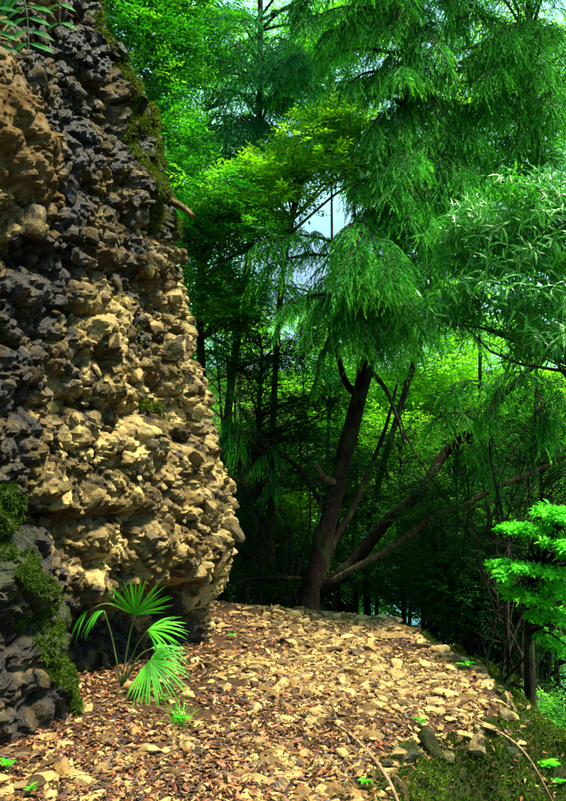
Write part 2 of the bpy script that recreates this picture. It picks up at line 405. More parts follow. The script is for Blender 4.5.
def hull_variant(seed, n=13):
    r = np.random.default_rng(seed); bm = bmesh.new()
    for p_ in nrm(r.normal(size=(n, 3))) * r.uniform(.8, 1.05, (n, 1)): bm.verts.new(p_)
    bmesh.ops.convex_hull(bm, input=bm.verts[:]); bm.verts.index_update()
    Vv = np.array([v.co[:] for v in bm.verts]); T = np.array([[v.index for v in f.verts] for f in bm.faces]); bm.free()
    return Vv, T

def rotmats(n, tilt=None):
    """random rotations; tilt: only about z plus a small lean"""
    if tilt is None:
        q = nrm(rng.normal(size=(n, 4)))
    else:
        a = rng.uniform(0, 2 * np.pi, n); ax = nrm(np.stack([rng.normal(size=n), rng.normal(size=n), np.zeros(n)], 1)); b = rng.normal(size=n) * tilt
        qa = np.stack([np.cos(a / 2), 0 * a, 0 * a, np.sin(a / 2)], 1)
        qb = np.concatenate([np.cos(b / 2)[:, None], ax * np.sin(b / 2)[:, None]], 1)
        w1, x1, y1, z1 = qb.T; w2, x2, y2, z2 = qa.T
        q = np.stack([w1*w2-x1*x2-y1*y2-z1*z2, w1*x2+x1*w2+y1*z2-z1*y2, w1*y2-x1*z2+y1*w2+z1*x2, w1*z2+x1*y2-y1*x2+z1*w2], 1)
    w, x, y, z = q.T
    return np.stack([1-2*(y*y+z*z), 2*(x*y-z*w), 2*(x*z+y*w), 2*(x*y+z*w), 1-2*(x*x+z*z), 2*(y*z-x*w), 2*(x*z-y*w), 2*(y*z+x*w), 1-2*(x*x+y*y)], 1).reshape(n, 3, 3)

def merge_inst(variants, P, R, Sc, vec=None):
    """joined copies: returns V,T,(per-vertex vec)"""
    ch = rng.integers(0, len(variants), len(P)); Vs, Ts, As, n = [], [], [], 0
    for k, (v, t_) in enumerate(variants):
        m = ch == k
        if not m.any(): continue
        X = np.einsum('nij,nvj->nvi', R[m], v[None] * Sc[m][:, None, :] ) + P[m][:, None, :]
        c = len(X); Vs.append(X.reshape(-1, 3)); Ts.append((np.arange(c)[:, None, None] * len(v) + t_[None]).reshape(-1, 3) + n); n += c * len(v)
        if vec is not None: As.append(np.repeat(vec[m], len(v), 0))
    return np.concatenate(Vs), np.concatenate(Ts), (np.concatenate(As) if vec is not None else None)

def put_stones(parent, meshes, P, R, Sc, colr, name="stone"):
    base = np.array(parent.location)
    for i in range(len(P)):
        o = bpy.data.objects.new(name, meshes[i % len(meshes)]); COL.objects.link(o); o.parent = parent
        o.location = tuple(P[i] - base); o.rotation_euler = Matrix(R[i].tolist()).to_euler(); o.scale = tuple(Sc[i]); o.color = (*colr[i], 1)

# ------------------------------------------------------------------ the cliff
loop = np.array([(-3.9, 1.3), (-2.75, 2.6), (-1.95, 3.75), (-1.42, 4.45), (-1.02, 4.98), (-.68, 5.45), (-.52, 5.85), (-.62, 6.35), (-1.1, 7.0),
                 (-2.0, 7.7), (-3.4, 8.3), (-6, 8.6), (-9.5, 8.0), (-10.5, 4), (-9, .8), (-6, .4)], float)
lpc = np.vstack([loop[-1], loop, loop[:2]])
def loop_at(u):                                     # closed catmull-rom
    i = np.floor(u).astype(int) % len(loop); f = (u - np.floor(u))[:, None]
    g = lambda k: loop[(i + k) % len(loop)]
    a, b, c, d = g(-1), g(0), g(1), g(2)
    return .5 * (2 * b + (c - a) * f + (2 * a - 5 * b + 4 * c - d) * f ** 2 + (3 * b - a - 3 * c + d) * f ** 3)
us = np.concatenate([np.arange(0, 1.2, .05), np.concatenate([np.arange(1.2, 2.5, .04), np.arange(2.5, 7.6, .0165), np.arange(7.6, 8.4, .04)]), np.arange(8.4, 16, .1)])
zs = np.concatenate([np.arange(-.35, 5.9, .0165), [6.1, 6.4]])
pl = loop_at(us); du = .01; tn = loop_at(us + du) - loop_at(us - du); tn = nrm(tn); nm = np.stack([tn[:, 1], -tn[:, 0]], 1)
Z_T = np.array([-.5, -.08, .37, .67, .97, 1.27, 1.58, 1.88, 2.25, 2.63, 3.08, 3.39, 3.69, 4.14, 4.44, 4.89, 5.5, 6.4])
X_T = np.array([.0, .0, .035, .095, .125, .095, .05, -.03, -.14, -.20, -.30, -.34, -.44, -.62, -.72, -.92, -1.15, -1.6])
lean = np.interp(zs, Z_T, X_T)
U, Zg = np.meshgrid(us, zs, indexing='ij'); nu, nz2 = U.shape
PX = pl[:, 0][:, None] + lean[None, :] * np.where((us < 9) , 1, 0)[:, None]
PY = pl[:, 1][:, None] + 0 * lean[None, :]
P0 = np.stack([PX, PY, Zg], -1).reshape(-1, 3); NN = np.repeat(np.concatenate([nm, np.zeros((nu, 1))], 1), nz2, 0)
u_ = U.ravel(); z_ = Zg.ravel()
vis = sst(0, 1.2, u_) * sst(9.4, 8.2, u_)
off = np.zeros(len(P0))
off -= .42 * sst(.66, .44, z_ + .10 * fbm(P0 * 1.5, 2, 21)) * sst(3.1, 3.8, u_) * sst(6.1, 5.3, u_)      # undercut above the path
off -= .06 * sst(.5, .2, z_) * sst(5.2, 5.7, u_)
off += .34 * sst(1.25, .75, z_ + .12 * fbm(P0 * 2, 2, 22)) * sst(3.3, 2.75, u_)                          # wet mossy foot in the corner
off += .14 * np.exp(-((z_ - 3.45) / .5) ** 2) * sst(3.75, 3.4, u_)                                        # smooth ochre block high up
bandw = z_ + .12 * u_ * 0 + .18 * fbm(P0 * np.array([.9, .9, .4]), 2, 23)
off -= .10 * np.exp(-((bandw - .98) / .06) ** 2) * sst(5.2, 4.2, u_)                                     # ledges
off -= .09 * np.exp(-((bandw - 1.72) / .09) ** 2)
off -= .10 * np.exp(-((bandw - 2.6) / .08) ** 2) * sst(5.6, 4.4, u_)
off += .17 * fbm(P0 * 1.5, 3, 24) + .09 * fbm(P0 * 3.3, 3, 25)
Pw = P0 + .06 * np.stack([fbm(P0 * 4, 2, 31), fbm(P0 * 4, 2, 32), fbm(P0 * 4, 2, 33)], 1)
sm = np.clip(1.4 * np.exp(-((z_ - 3.45) / .45) ** 2) * sst(3.85, 3.6, u_ + .1 * fbm(P0 * 3, 2, 27)), 0, 1)                               # where the block is smoother
for sc, am, sd_ in ((2.6, .06, 41), (5.6, .05, 51), (12, .030, 61), (27, .010, 65)):
    F1, F2, hh, tl = cells(Pw * sc * np.array([1, 1, 1.12]), sd_)
    cre = np.clip((F2 - F1) / .22, 0, 1)
    dome = 1 - np.clip(F1 / .8, 0, 1) ** 2
    off += (1 - .35 * sm) * am * ((hh - .5) * .5 + tl * .4 + dome * .9 - .45 - .8 * (1 - cre) ** 1.3)
off += (1 - .5 * sm) * (.025 * (np.abs(fbm(Pw * 5, 3, 73)) * 2 - .5) + .012 * fbm(P0 * 30, 3, 71))
CV = P0 + NN * (off * vis)[:, None] + np.array([0, 0, 1]) * (.04 * fbm(P0 * 6, 2, 72) * vis)[:, None]
# stains and painted-in shade, by where they run over the rock
def seg(u, z, pts, w):
    d = np.full(u.shape, 9.)
    for (a, b) in zip(pts[:-1], pts[1:]):
        a = np.array(a, float); b = np.array(b, float); e = (b - a) * np.array([.75, 1]); 
        t = np.clip(((u - a[0]) * .75 * e[0] + (z - a[1]) * e[1]) / (e @ e), 0, 1)
        d = np.minimum(d, np.hypot((u - a[0]) * .75 - t * e[0], z - a[1] - t * e[1]))
    return sst(w * 1.5, w * .5, d)
nwob = .16 * fbm(P0 * 2.2, 3, 80)
vk = np.where((u_ > 2.3) & (u_ < 6.3))[0][::7]
def UZ(pts):
    r = []
    for x, y in pts:
        j = vk[np.argmin((P0[vk, 0] / P0[vk, 1] - (x - 283) / F) ** 2 + ((P0[vk, 2] - EYE) / P0[vk, 1] - (HZ - y) / F) ** 2)]; r.append((u_[j], z_[j]))
    return r
def stain(pts, w): return seg(u_ + nwob, z_ + nwob, UZ(pts), w)
wet = np.maximum.reduce([stain([(92, 2), (85, 60), (75, 150), (60, 230), (32, 310), (8, 380), (-5, 430)], .27), stain([(125, 60), (118, 150), (138, 250), (148, 330)], .19) * .72,
                         stain([(70, 330), (95, 400)], .12) * .5, stain([(0, 500), (45, 530)], .14) * .8, stain([(-5, 590), (40, 610), (80, 630), (130, 640), (180, 655)], .22),  # last streak paints the undercut's shade over the blackish stones
                         stain([(208, 600), (212, 655)], .16), stain([(-10, 540), (20, 620), (45, 700), (0, 715)], .42), sst(4.6, 5.1, z_), .5 * sst(2.4, 3.4, z_ + nwob), stain([(15, 5), (45, 45)], .2)])  # darker upward; tree shade at the top of the face painted in
moss = np.maximum.reduce([seg(u_, z_ + nwob * .6, UZ([(100, -20), (118, 40), (135, 95), (150, 140), (160, 185)]), .36), stain([(165, 395), (182, 410)], .07) * .8, stain([(150, 330), (152, 350)], .05) * .6,
                          stain([(-5, 520), (25, 590), (45, 650), (70, 700)], .17) * .95])
och = np.clip(sm * 1.1 + .45 * stain([(150, 560), (200, 520), (180, 480)], .25) + .3 * stain([(60, 560), (100, 520)], .2), 0, 1)
wm = np.stack([wet * (1 - sm), moss, och], 1)
i2, j2 = np.meshgrid(np.arange(nu), np.arange(nz2 - 1), indexing='ij'); a = (i2 * nz2 + j2).ravel(); b = (((i2 + 1) % nu) * nz2 + j2).ravel()
CQ = np.stack([a, b, b + 1, a + 1], 1)
cap = len(CV); CV2 = np.vstack([CV, [[-4.5, 4.5, 6.8]]]); wm2 = np.vstack([wm, [[1, 0, 0]]])
top = np.arange(nu) * nz2 + nz2 - 1; capT = np.stack([top, np.roll(top, -1), np.full(nu, cap), np.full(nu, cap)], 1)[:, :3]
CT = np.vstack([CQ[:, [0, 1, 2]], CQ[:, [0, 2, 3]], capT])
cliff = ob("rock_outcrop", None, loc=(-2.2, 5.0, 0), label="tall craggy conglomerate rock face rising beside the stony path", cat="rock")
part("rock_face", CV2, CT, ROCK, cliff, False, {"wm": wm2})
CG = CV.reshape(nu, nz2, 3)
gu = np.gradient(CG, axis=0); gz = np.gradient(CG, axis=1); CN = nrm(np.cross(gu, gz)).reshape(-1, 3)
CNs = nrm(NN + np.array([0, 0, 0]))
if (CN * CNs).sum(1).mean() < 0: CN = -CN
# embedded lumps
cand = np.where((u_ > 2.2) & (u_ < 7.6) & (z_ > -.05) & (z_ < 5.2) & (sm < .5))[0]
rv = [rock_variant(100 + i, 3, 10, 1, .12) for i in range(10)]; rv2 = [rock_variant(200 + i, 2, 8, 1, .1) for i in range(14)]
rock_me = [to_mesh("stone", v, t_, ROCK) for v, t_ in rv]
def scatter_cliff(n, lo, hi, mind):
    pk = rng.choice(cand, n * 6); P = CV[pk]; r = lo + (hi - lo) * rng.random(len(pk)) ** 1.8
    dens = np.where(fbm(P * 1.6, 2, 90) > -.25, 1, .35)
    order = [k for k in range(len(pk)) if rng.random() < dens[k]]; grid = {}; keep = []
    for k in order:
        p_ = P[k]; key = tuple(np.floor(p_ / .22).astype(int)); ok = True
        for dx in (-1, 0, 1):
            for dy in (-1, 0, 1):
                for dz in (-1, 0, 1):
                    for q in grid.get((key[0] + dx, key[1] + dy, key[2] + dz), ()):
                        if np.sum((P[q] - p_) ** 2) < (mind * (r[q] + r[k])) ** 2: ok = False; break
        if ok: grid.setdefault(key, []).append(k); keep.append(k)
        if len(keep) >= n: break
    keep = np.array(keep); return pk[keep], r[keep]
pk, r = scatter_cliff(300, .034, .125, .8)
Pn = CV[pk] + (CNs[pk] * .5 + CN[pk] * .5) * (r * -.08)[:, None]
Sc = r[:, None] * np.stack([rng.uniform(.85, 1.25, len(r)), rng.uniform(.8, 1.1, len(r)), rng.uniform(.7, 1.0, len(r))], 1)
put_stones(cliff, rock_me, Pn, rotmats(len(r)), Sc, wm[pk])
pk, r = scatter_cliff(1500, .016, .048, .85)
Pn = CV[pk] + (CNs[pk] * .5 + CN[pk] * .5) * (r * -.1)[:, None]
Sc = r[:, None] * np.stack([rng.uniform(.9, 1.5, len(r)), rng.uniform(.8, 1.2, len(r)), rng.uniform(.5, .85, len(r))], 1)
Vv, Tt, A = merge_inst(rv2, Pn, rotmats(len(r)), Sc, wm[pk])
part("embedded_pebbles", Vv, Tt, ROCK, cliff, False, {"wm": A}, kind='stuff')

# moss on the cliff's edge, on the wet foot and on the bank
def moss_blades(P, Nn, L, Wd, hang):
    n = len(P); D = nrm(Nn * .7 + rdir(n) * .7 + np.array([0, 0, -hang])); return leaves(P, D, rdir(n), L * rng.uniform(.5, 1.4, n), Wd, .3)
mm = np.where((moss > .45) & (u_ > 2.2) & (u_ < 7) & (z_ < 5.4))[0]
m1 = mm[u_[mm] > 4.2]; k = rng.choice(m1, 70000); k = k[fbm(CV[k] * 7, 2, 95) > -.1]
Vm, Tm, tm = moss_blades(CV[k] + rng.normal(size=(len(k), 3)) * .008, CN[k], .034, .009, .6)
o = ob("moss", to_mesh("moss", Vm, Tm, MOSSM, False, {"tone": tm * .6 + .4 * (fbm(Vm * 6, 2, 96) * .5 + .5)}), kind='stuff', label="shaggy yellow-green moss hanging along the upper edge of the rock face", cat="moss")
m1 = mm[u_[mm] < 4.2]; k = rng.choice(m1, 30000); k = k[fbm(CV[k] * 7, 2, 97) > -.1]
Vm, Tm, tm = moss_blades(CV[k], CN[k], .03, .006, .4)
ob("moss", to_mesh("moss", Vm, Tm, MOSSD, False, {"tone": tm * .7}), kind='stuff', label="dark green moss on the wet foot of the rock face", cat="moss")

# ------------------------------------------------------------------ stones and litter of the path
def cliff_inside(X, Y):
    return sdf(X, Y, loop)
def pick_path(n, right_bias=True):
    res = []
    while sum(map(len, res)) < n:
        Y = 1 / rng.uniform(1 / 7.6, 1 / 3.1, 20000); X = rng.uniform(-1.9, 1.75, 20000)
        m = (sdf(X, Y) < .03) & (cliff_inside(X, Y) > (.05 if right_bias else -.3)) & (abs(X / Y) < .4)
        if right_bias:
            dn = .16 + .84 * sst(-.45, .25, X + .10 * (Y - 5)) + .5 * sst(.35, .05, -sdf(X, Y)); dn *= np.clip(.55 + 1.3 * fbm(np.stack([X, Y, X * 0], 1) * 2.2, 2, 99), .08, 1)
            # the trodden line up the middle holds fewer stones
            m &= rng.random(len(X)) < dn
        res.append(np.stack([X[m], Y[m]], 1))
    return np.concatenate(res)[:n]
sv = [rock_variant(300 + i, 3, 11, 1.0, .04) for i in range(10)]; sv2 = [hull_variant(400 + i) for i in range(16)]
stone_me = [to_mesh("stone", v, t_, STONE) for v, t_ in sv]
q = pick_path(4000); r = .030 + .060 * rng.random(len(q)) ** 2.8; r *= np.clip(.45 + q[:, 1] / 9, .6, 1.15); od = np.argsort(-r); sel = []
for k_ in od:
    if all((q[k_, 0] - q[s_, 0]) ** 2 + (q[k_, 1] - q[s_, 1]) ** 2 > (.85 * (r[k_] + r[s_])) ** 2 for s_ in sel): sel.append(k_)
    if len(sel) >= 255: break
q = q[sel]; r = r[sel]
# rim slabs along the crest and the right edge, and the few single stones one can point at
rim = []
for s_ in np.linspace(0, 1, 40):
    pts = PLAT[8:16][::-1]; c_ = smooth_path(np.column_stack([pts, np.zeros(len(pts))]), 100)[int(s_ * 99)]
    rim.append((c_[0] + rng.normal() * .06, c_[1] - .06 + rng.normal() * .07, rng.uniform(.03, .065)))
rim += [(-1.08, 3.47, .085), (-.83, 3.62, .038), (-.56, 3.48, .032), (-.47, 3.85, .028), (-.9, 3.3, .03)]
rim = np.array(rim); q = np.vstack([q, rim[:, :2]]); r = np.concatenate([r, rim[:, 2]])
z = height(q[:, 0], q[:, 1])
Sc = r[:, None] * np.stack([rng.uniform(1, 1.5, len(r)), rng.uniform(.6, 1.0, len(r)), rng.uniform(.22, .45, len(r))], 1)
Pn = np.column_stack([q, z + Sc[:, 2] * .3])
cst = np.zeros((len(r), 3)); cst[:, 2] = (rng.random(len(r)) < .2) * rng.uniform(.1, .5, len(r)); 
put_stones(path, stone_me, Pn, rotmats(len(r), .16), Sc, cst)
q = pick_path(11500); r = .007 + .028 * rng.random(len(q)) ** 2.4; z = height(q[:, 0], q[:, 1])
Sc = r[:, None] * np.stack([rng.uniform(1, 1.7, len(r)), rng.uniform(.7, 1.1, len(r)), rng.uniform(.3, .7, len(r))], 1)
cv = np.zeros((len(r), 3)); cv[:, 2] = (rng.random(len(r)) < .25) * .5; cv[:, 0] = 0
Vv, Tt, A = merge_inst(sv2, np.column_stack([q, z + Sc[:, 2] * .35]), rotmats(len(r), .25), Sc, cv)
part("stone_chips", Vv, Tt, STONE, path, False, {"wm": A}, kind='stuff')

def litter(n, X, Y, lo, hi):
    z = height(X, Y) + rng.uniform(.002, .022, n); P = np.column_stack([X, Y, z]); a = rng.uniform(0, 2 * np.pi, n)
    D = np.column_stack([np.cos(a), np.sin(a), rng.normal(size=n) * .3]); N = nrm(np.column_stack([rng.normal(size=n) * .4, rng.normal(size=n) * .4, np.ones(n)]))
    L = rng.uniform(lo, hi, n); return leaves(P, D, N, L, L * rng.uniform(.3, .55, n), rng.uniform(-.3, .4, n), rng.uniform(-.3, .5))
parts_ = []
for _ in range(4):
    q = pick_path(8500, False); q = q[rng.random(len(q)) < .55 + .45 * sst(.35, -.4, q[:, 0] + .1 * (q[:, 1] - 5))]; q = q[fbm(np.column_stack([q * 3.2, q[:, 0] * 0]), 3, 130) > -.42 + .40 * rng.random(len(q)) + .12 * sst(3.0, 4.6, q[:, 1]) * 0]; parts_.append(litter(len(q), q[:, 0], q[:, 1], .018, .055))
Vv = np.concatenate([x[0] for x in parts_]); n0 = 0; Ts = []
for x in parts_: Ts.append(x[1] + n0); n0 += len(x[0])
tl_ = np.concatenate([x[2] for x in parts_])
ob("leaf_litter", to_mesh("leaf_litter", Vv, np.concatenate(Ts), LITTER, False, {"tone": np.clip(tl_, 0, 1) * .97}), kind='stuff', label="reddish brown dead leaves strewn over the stony path", cat="leaf litter")

# mossy bank face at the bottom right: moss, half-buried stones, litter
def pick_bank(n, lo=.0, hi=2.8):
    X = rng.uniform(.2, 3.8, n * 6); Y = rng.uniform(1.8, 7.6, n * 6); s = sdf(X, Y); m = (s > lo) & (s < hi) & (abs(X / Y) < .5); return np.stack([X[m], Y[m]], 1)[:n]
q = pick_bank(95000, -.05); nn = fbm(np.column_stack([q * 3, q[:, 0] * 0]), 3, 120); q = q[nn > -.5 + .3 * rng.random(len(q))]; z = height(q[:, 0], q[:, 1])
Vm, Tm, tm = moss_blades(np.column_stack([q, z]), np.tile([.2, -.2, 1.], (len(q), 1)), .034, .010, 0)
ob("moss", to_mesh("moss", Vm, Tm, MOSSD, False, {"tone": tm * .5 + .5 * np.clip(fbm(Vm * 4, 2, 96) + .4, 0, 1)}), kind='stuff', label="moss carpeting the steep bank below the path edge", cat="moss")
q = pick_bank(7000); q = q[fbm(np.column_stack([q * 3, q[:, 0] * 0]), 2, 121) > -.15]; P_ = litter(len(q), q[:, 0], q[:, 1], .02, .05)
ob("leaf_litter", to_mesh("leaf_litter", P_[0], P_[1], LITTER, False, {"tone": P_[2]}), kind='stuff', label="scattered dead leaves on the mossy bank", cat="leaf litter")
q = pick_bank(170, -.08, 1.1); r = .02 + .06 * rng.random(len(q)) ** 1.5; z = height(q[:, 0], q[:, 1])
big = np.array([(.62, 3.95, .12), (.80, 4.12, .12), (.50, 3.80, .07), (1.05, 4.22, .10), (1.30, 4.45, .10), (1.38, 4.7, .09), (1.33, 5.1, .08), (.70, 4.02, .07), (.58, 3.70, .06), (.93, 4.05, .06), (1.25, 4.2, .07), (.92, 3.7, .09), (1.15, 3.62, .08)])
q = np.vstack([q, big[:, :2]]); r = np.concatenate([r, big[:, 2]]); z = height(q[:, 0], q[:, 1])
cm = np.zeros((len(r), 3)); cm[:, 1] = rng.uniform(.1, .6, len(r)); cm[:, 0] = rng.uniform(0, .3, len(r))
Sc = r[:, None] * np.stack([rng.uniform(1, 1.4, len(r)), rng.uniform(.8, 1.1, len(r)), rng.uniform(.5, .8, len(r))], 1)
put_stones(ground, rock_me, np.column_stack([q, z - r * .15]), rotmats(len(r)), Sc, cm)

# ------------------------------------------------------------------ crowns
def blob_leaves(C, R, per, m, L, Wd, lance=False, tl=.16, up=.55, droop=.25):
    """leafy twigs in many small clumps. C centres, R radii (n,3), per twigs each, m leaves a twig"""
    n = len(C) * per; c = np.repeat(C, per, 0); r = np.repeat(R, per, 0); d = rdir(n); d[:, 2] = np.where(rng.random(n) < .75, np.abs(d[:, 2]), d[:, 2])
    P0_ = c + d * r * (rng.random(n) ** .4)[:, None]
    D = nrm(d * np.array([1, 1, .45]) + rdir(n) * .45 + np.array([0, 0, .05])); side = nrm(np.cross(D, np.array([0, 0, 1.]) + rdir(n) * .25)); Nn = np.cross(side, D); Nn *= np.sign(Nn[:, 2:3] + 1e-6)
    Dn = np.repeat(D, m, 0); sn = np.repeat(side, m, 0); up_ = np.repeat(Nn, m, 0); k = np.tile(np.arange(m), n); sg = np.where(k % 2 == 0, 1, -1)[:, None]
    tt = (k + .5) / m; Pn_ = np.repeat(P0_, m, 0) + Dn * (tl * tt)[:, None] - up_ * (tl * .25 * tt ** 2)[:, None]
    last = (k == m - 1)[:, None]
    dd = np.where(last, Dn, Dn * .55 + sn * sg * .85) + rdir(len(k)) * .22; uu = up_ * up + rdir(len(k)) * .35 + np.array([0, 0, .3])
    LL = L * rng.uniform(.6, 1.2, len(k)) * (1 - .3 * np.abs(tt - .5))
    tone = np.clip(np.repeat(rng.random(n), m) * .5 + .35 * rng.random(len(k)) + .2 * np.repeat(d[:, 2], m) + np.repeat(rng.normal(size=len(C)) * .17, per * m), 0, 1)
    return leaves(Pn_, dd, uu, LL, LL * Wd, rng.uniform(droop * .3, droop * 1.6, len(k)), .14, lance, tone), P0_, D

def clumps(ells, n, r0=.22, r1=.42, shell=.55):
    C = []; vol = np.array([e[1][0] * e[1][1] * e[1][2] for e in ells]) ** .7; pr = vol / vol.sum()
    for i in range(n):
        e = ells[rng.choice(len(ells), p=pr)]; d = rdir(1)[0]; rad = rng.uniform(shell, 1) ; C.append(np.array(e[0]) + d * np.array(e[1]) * rad)
    C = np.array(C); rr = rng.uniform(r0, r1, len(C)); return C, np.stack([rr, rr, rr * rng.uniform(.45, .7, len(C))], 1)

def twigs_to(C, trunkP, trunkR, k=6, rmax=.03, sag=.12, start=.25):
    lst = []
    for c in C:
        hs = trunkP[:, 2]; j = int(np.argmin(np.abs(hs - (c[2] - .35 * np.linalg.norm((c - trunkP.mean(0))[:2]))) + 0 * hs)); j = max(j, int(start * len(trunkP)) if len(trunkP) > 3 else 0)
        a = trunkP[j]; mid = (a + c) / 2 + rng.normal(size=3) * .09 * np.linalg.norm(c - a) + np.array([0, 0, sag])
        ln = np.linalg.norm(c - a); r_ = min(rmax, .012 * ln + .006, trunkR[j] * .7)
        lst.append(tube([a, mid, c], [r_, r_ * .6, .003], 5, k))
    return merge(lst)

def tree(name, label, cat, trunk, radii, ells, nclump, per, m, L, Wd, lmat, bark, group=None, r0=.22, r1=.42, tl=.16, shell=.55, ntw=60, lance=False, sides=9, droop=.25, twr=.03, crown="crown", sag=.12):
    trunk = np.asarray(trunk, float); root = ob(name, None, loc=trunk[0], label=label, cat=cat, group=group)
    Q_ = smooth_path(trunk, 28); RR = np.interp(np.linspace(0, 1, 28), np.linspace(0, 1, len(radii)), radii)
    V_, T_ = tube(Q_, RR, sides, None, .12, 3); part("trunk", V_, T_, bark, root, True)
    C, R = clumps(ells, nclump, r0, r1, shell)
    (V_, T_, tn_), P0_, D_ = blob_leaves(C, R, per, m, L, Wd, lance, tl, droop=droop)
    part(crown, V_, T_, lmat, root, False, {"tone": tn_}, kind='stuff')
    if ntw:
        V_, T_ = twigs_to(C[:ntw], Q_, RR, rmax=twr, sag=sag); part("twigs", V_, T_, bark, root, True, kind='stuff')
    return root

def weeping(branches, nsec=12, nlet=13, nbl=20, seclen=.55, letlen=.26, bl=.062, bw=.0105):
    """branches: list of (points n x 3). returns foliage V,T,tone and wood V,T"""
    SP, SD_, SL = [], [], []; wood = []
    for B, r0 in branches:
        Q_ = smooth_path(B, 16); wood.append(tube(Q_, np.linspace(r0, .006, 16), 6)); Tg = nrm(np.gradient(Q_, axis=0)); ln = np.linalg.norm(np.diff(Q_, axis=0), axis=1).sum()
        ns = max(4, int(nsec * ln / 1.3)); t = np.linspace(.18, 1, ns); idx = t * 15
        for k, ix in enumerate(idx):
            i0 = min(int(ix), 14); f = ix - i0; p_ = Q_[i0] * (1 - f) + Q_[i0 + 1] * f; tg = Tg[i0]; sd_ = nrm(np.cross(tg, [0, 0, 1.])) * (1 if k % 2 else -1)
            w_ = .25 + .75 * (1 - t[k]); d_ = nrm(tg * (.55 + .5 * (1 - w_)) + sd_ * (.9 * w_ + .1) + rng.normal(size=3) * .18 + np.array([0, 0, .12]))
            SP.append(p_); SD_.append(d_); SL.append(seclen * rng.uniform(.55, 1.15) * (.55 + .6 * w_) * min(1, ln / 1.2))
    SP = np.array(SP); SD_ = np.array(SD_); SL = np.array(SL); ns = len(SP)
    def arc(t): return SP[:, None] + SD_[:, None] * SL[:, None, None] * t[None, :, None] - np.array([0, 0, 1.]) * (SL[:, None, None] * .55 * t[None, :, None] ** 2.2)
    for p4 in arc(np.linspace(0, 1, 4)): wood.append(tube(p4, [.006, .004, .003, .0015], 3))
    tt = np.linspace(.12, 1, nlet); LP = arc(tt).reshape(-1, 3)
    Tn_ = (arc(tt + .02) - arc(tt - .02)).reshape(-1, 3); Tn_ = nrm(Tn_); n = len(LP)
    sd2 = nrm(np.cross(Tn_, np.array([0, 0, 1.]) + rdir(n) * .2)) * np.where(np.tile(np.arange(nlet), ns) % 2, 1, -1)[:, None]
    LD = nrm(Tn_ * .6 + sd2 * .55 + rdir(n) * .3 + np.array([0, 0, -.15])); LL = letlen * rng.uniform(.5, 1.25, n) * np.tile(1 - .45 * tt, ns)
    k = np.tile(np.arange(nbl), n); t = (k + rng.random(len(k))) / nbl; g = LL.repeat(nbl)
    BP = LP.repeat(nbl, 0) + LD.repeat(nbl, 0) * (g * t)[:, None] - np.array([0, 0, 1.]) * (g * .75 * t ** 1.7)[:, None]
    BT = nrm(LD.repeat(nbl, 0) - np.array([0, 0, 1.]) * (1.25 * t ** .7)[:, None]); N = len(BP)
    sp = rdir(N); sp = nrm(sp - BT * (sp * BT).sum(1, keepdims=True)); D = nrm(BT + sp * .34); Lb = bl * rng.uniform(.6, 1.25, N) * (1 - .35 * t)
    S_ = nrm(np.cross(D, rdir(N))); V_ = np.stack([BP - S_ * bw * .5, BP + S_ * bw * .5, BP + D * Lb[:, None]], 1).reshape(-1, 3)
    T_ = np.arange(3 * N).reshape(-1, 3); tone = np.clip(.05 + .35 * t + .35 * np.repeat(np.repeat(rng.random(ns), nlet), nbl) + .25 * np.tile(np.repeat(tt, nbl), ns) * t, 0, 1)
    return (V_, T_, np.repeat(tone, 3)), merge(wood)

def wbranch(a, b, rise=.15, r0=.025):
    """branch from a that arches up and hangs at b"""
    a = np.array(a, float); b = np.array(b, float); ln = np.linalg.norm(b - a)
    return ([a, a * .62 + b * .38 + [0, 0, rise * ln * 1.2], a * .28 + b * .72 + [0, 0, rise * ln], b], r0)

def gz(x, y): return float(height(np.array([x]), np.array([y]))[0])
# ---- the leaning cypress on the crest
tp = [W(309, 622, 8.0), W(312, 596, 8.05), W(320, 555, 8.1), (W(336, 490, 8.2)), W(351, 430, 8.3), W(368, 362, 8.4), W(383, 300, 8.6), W(398, 220, 8.8), W(407, 140, 8.9), W(413, 50, 9.0), W(415, -60, 9.0), W(416, -220, 9.0), W(416, -380, 9.0)]
rad = [.19, .125, .10, .092, .088, .083, .078, .10, .09, .08, .065, .045, .02]
cyp = ob("cypress_tree", None, loc=W(309, 622, 8.0), label="leaning weeping cypress with forked brown trunk standing at the crest of the path", cat="tree")
cyp.location.z = float(height(np.array([cyp.location.x]), np.array([cyp.location.y]))[0])
tp[0] = np.array(cyp.location) - [0, 0, .05]
V_, T_ = tube(tp, rad, 20, 90, .16, 4); part("trunk", V_, T_, BARK, cyp, True)
for k_, a_ in enumerate((-2.4, -1.4, -.5, .6, 3.0)):
    c0 = np.array(cyp.location); dr = np.array([math.cos(a_), math.sin(a_)]); pr = [c0 + [.06 * dr[0], .06 * dr[1], .22]]
    for q_ in (.22, .42, .68): 
        x_, y_ = c0[0] + dr[0] * q_ + .04 * math.sin(9 * q_ + k_), c0[1] + dr[1] * q_; pr.append(np.array([x_, y_, gz(x_, y_) + .035 - .09 * (q_ > .6)]))
    V_, T_ = tube(pr, [.085, .055, .038, .015], 9, 20, .2, 40 + k_); part("root", V_, T_, BARK, cyp, True)
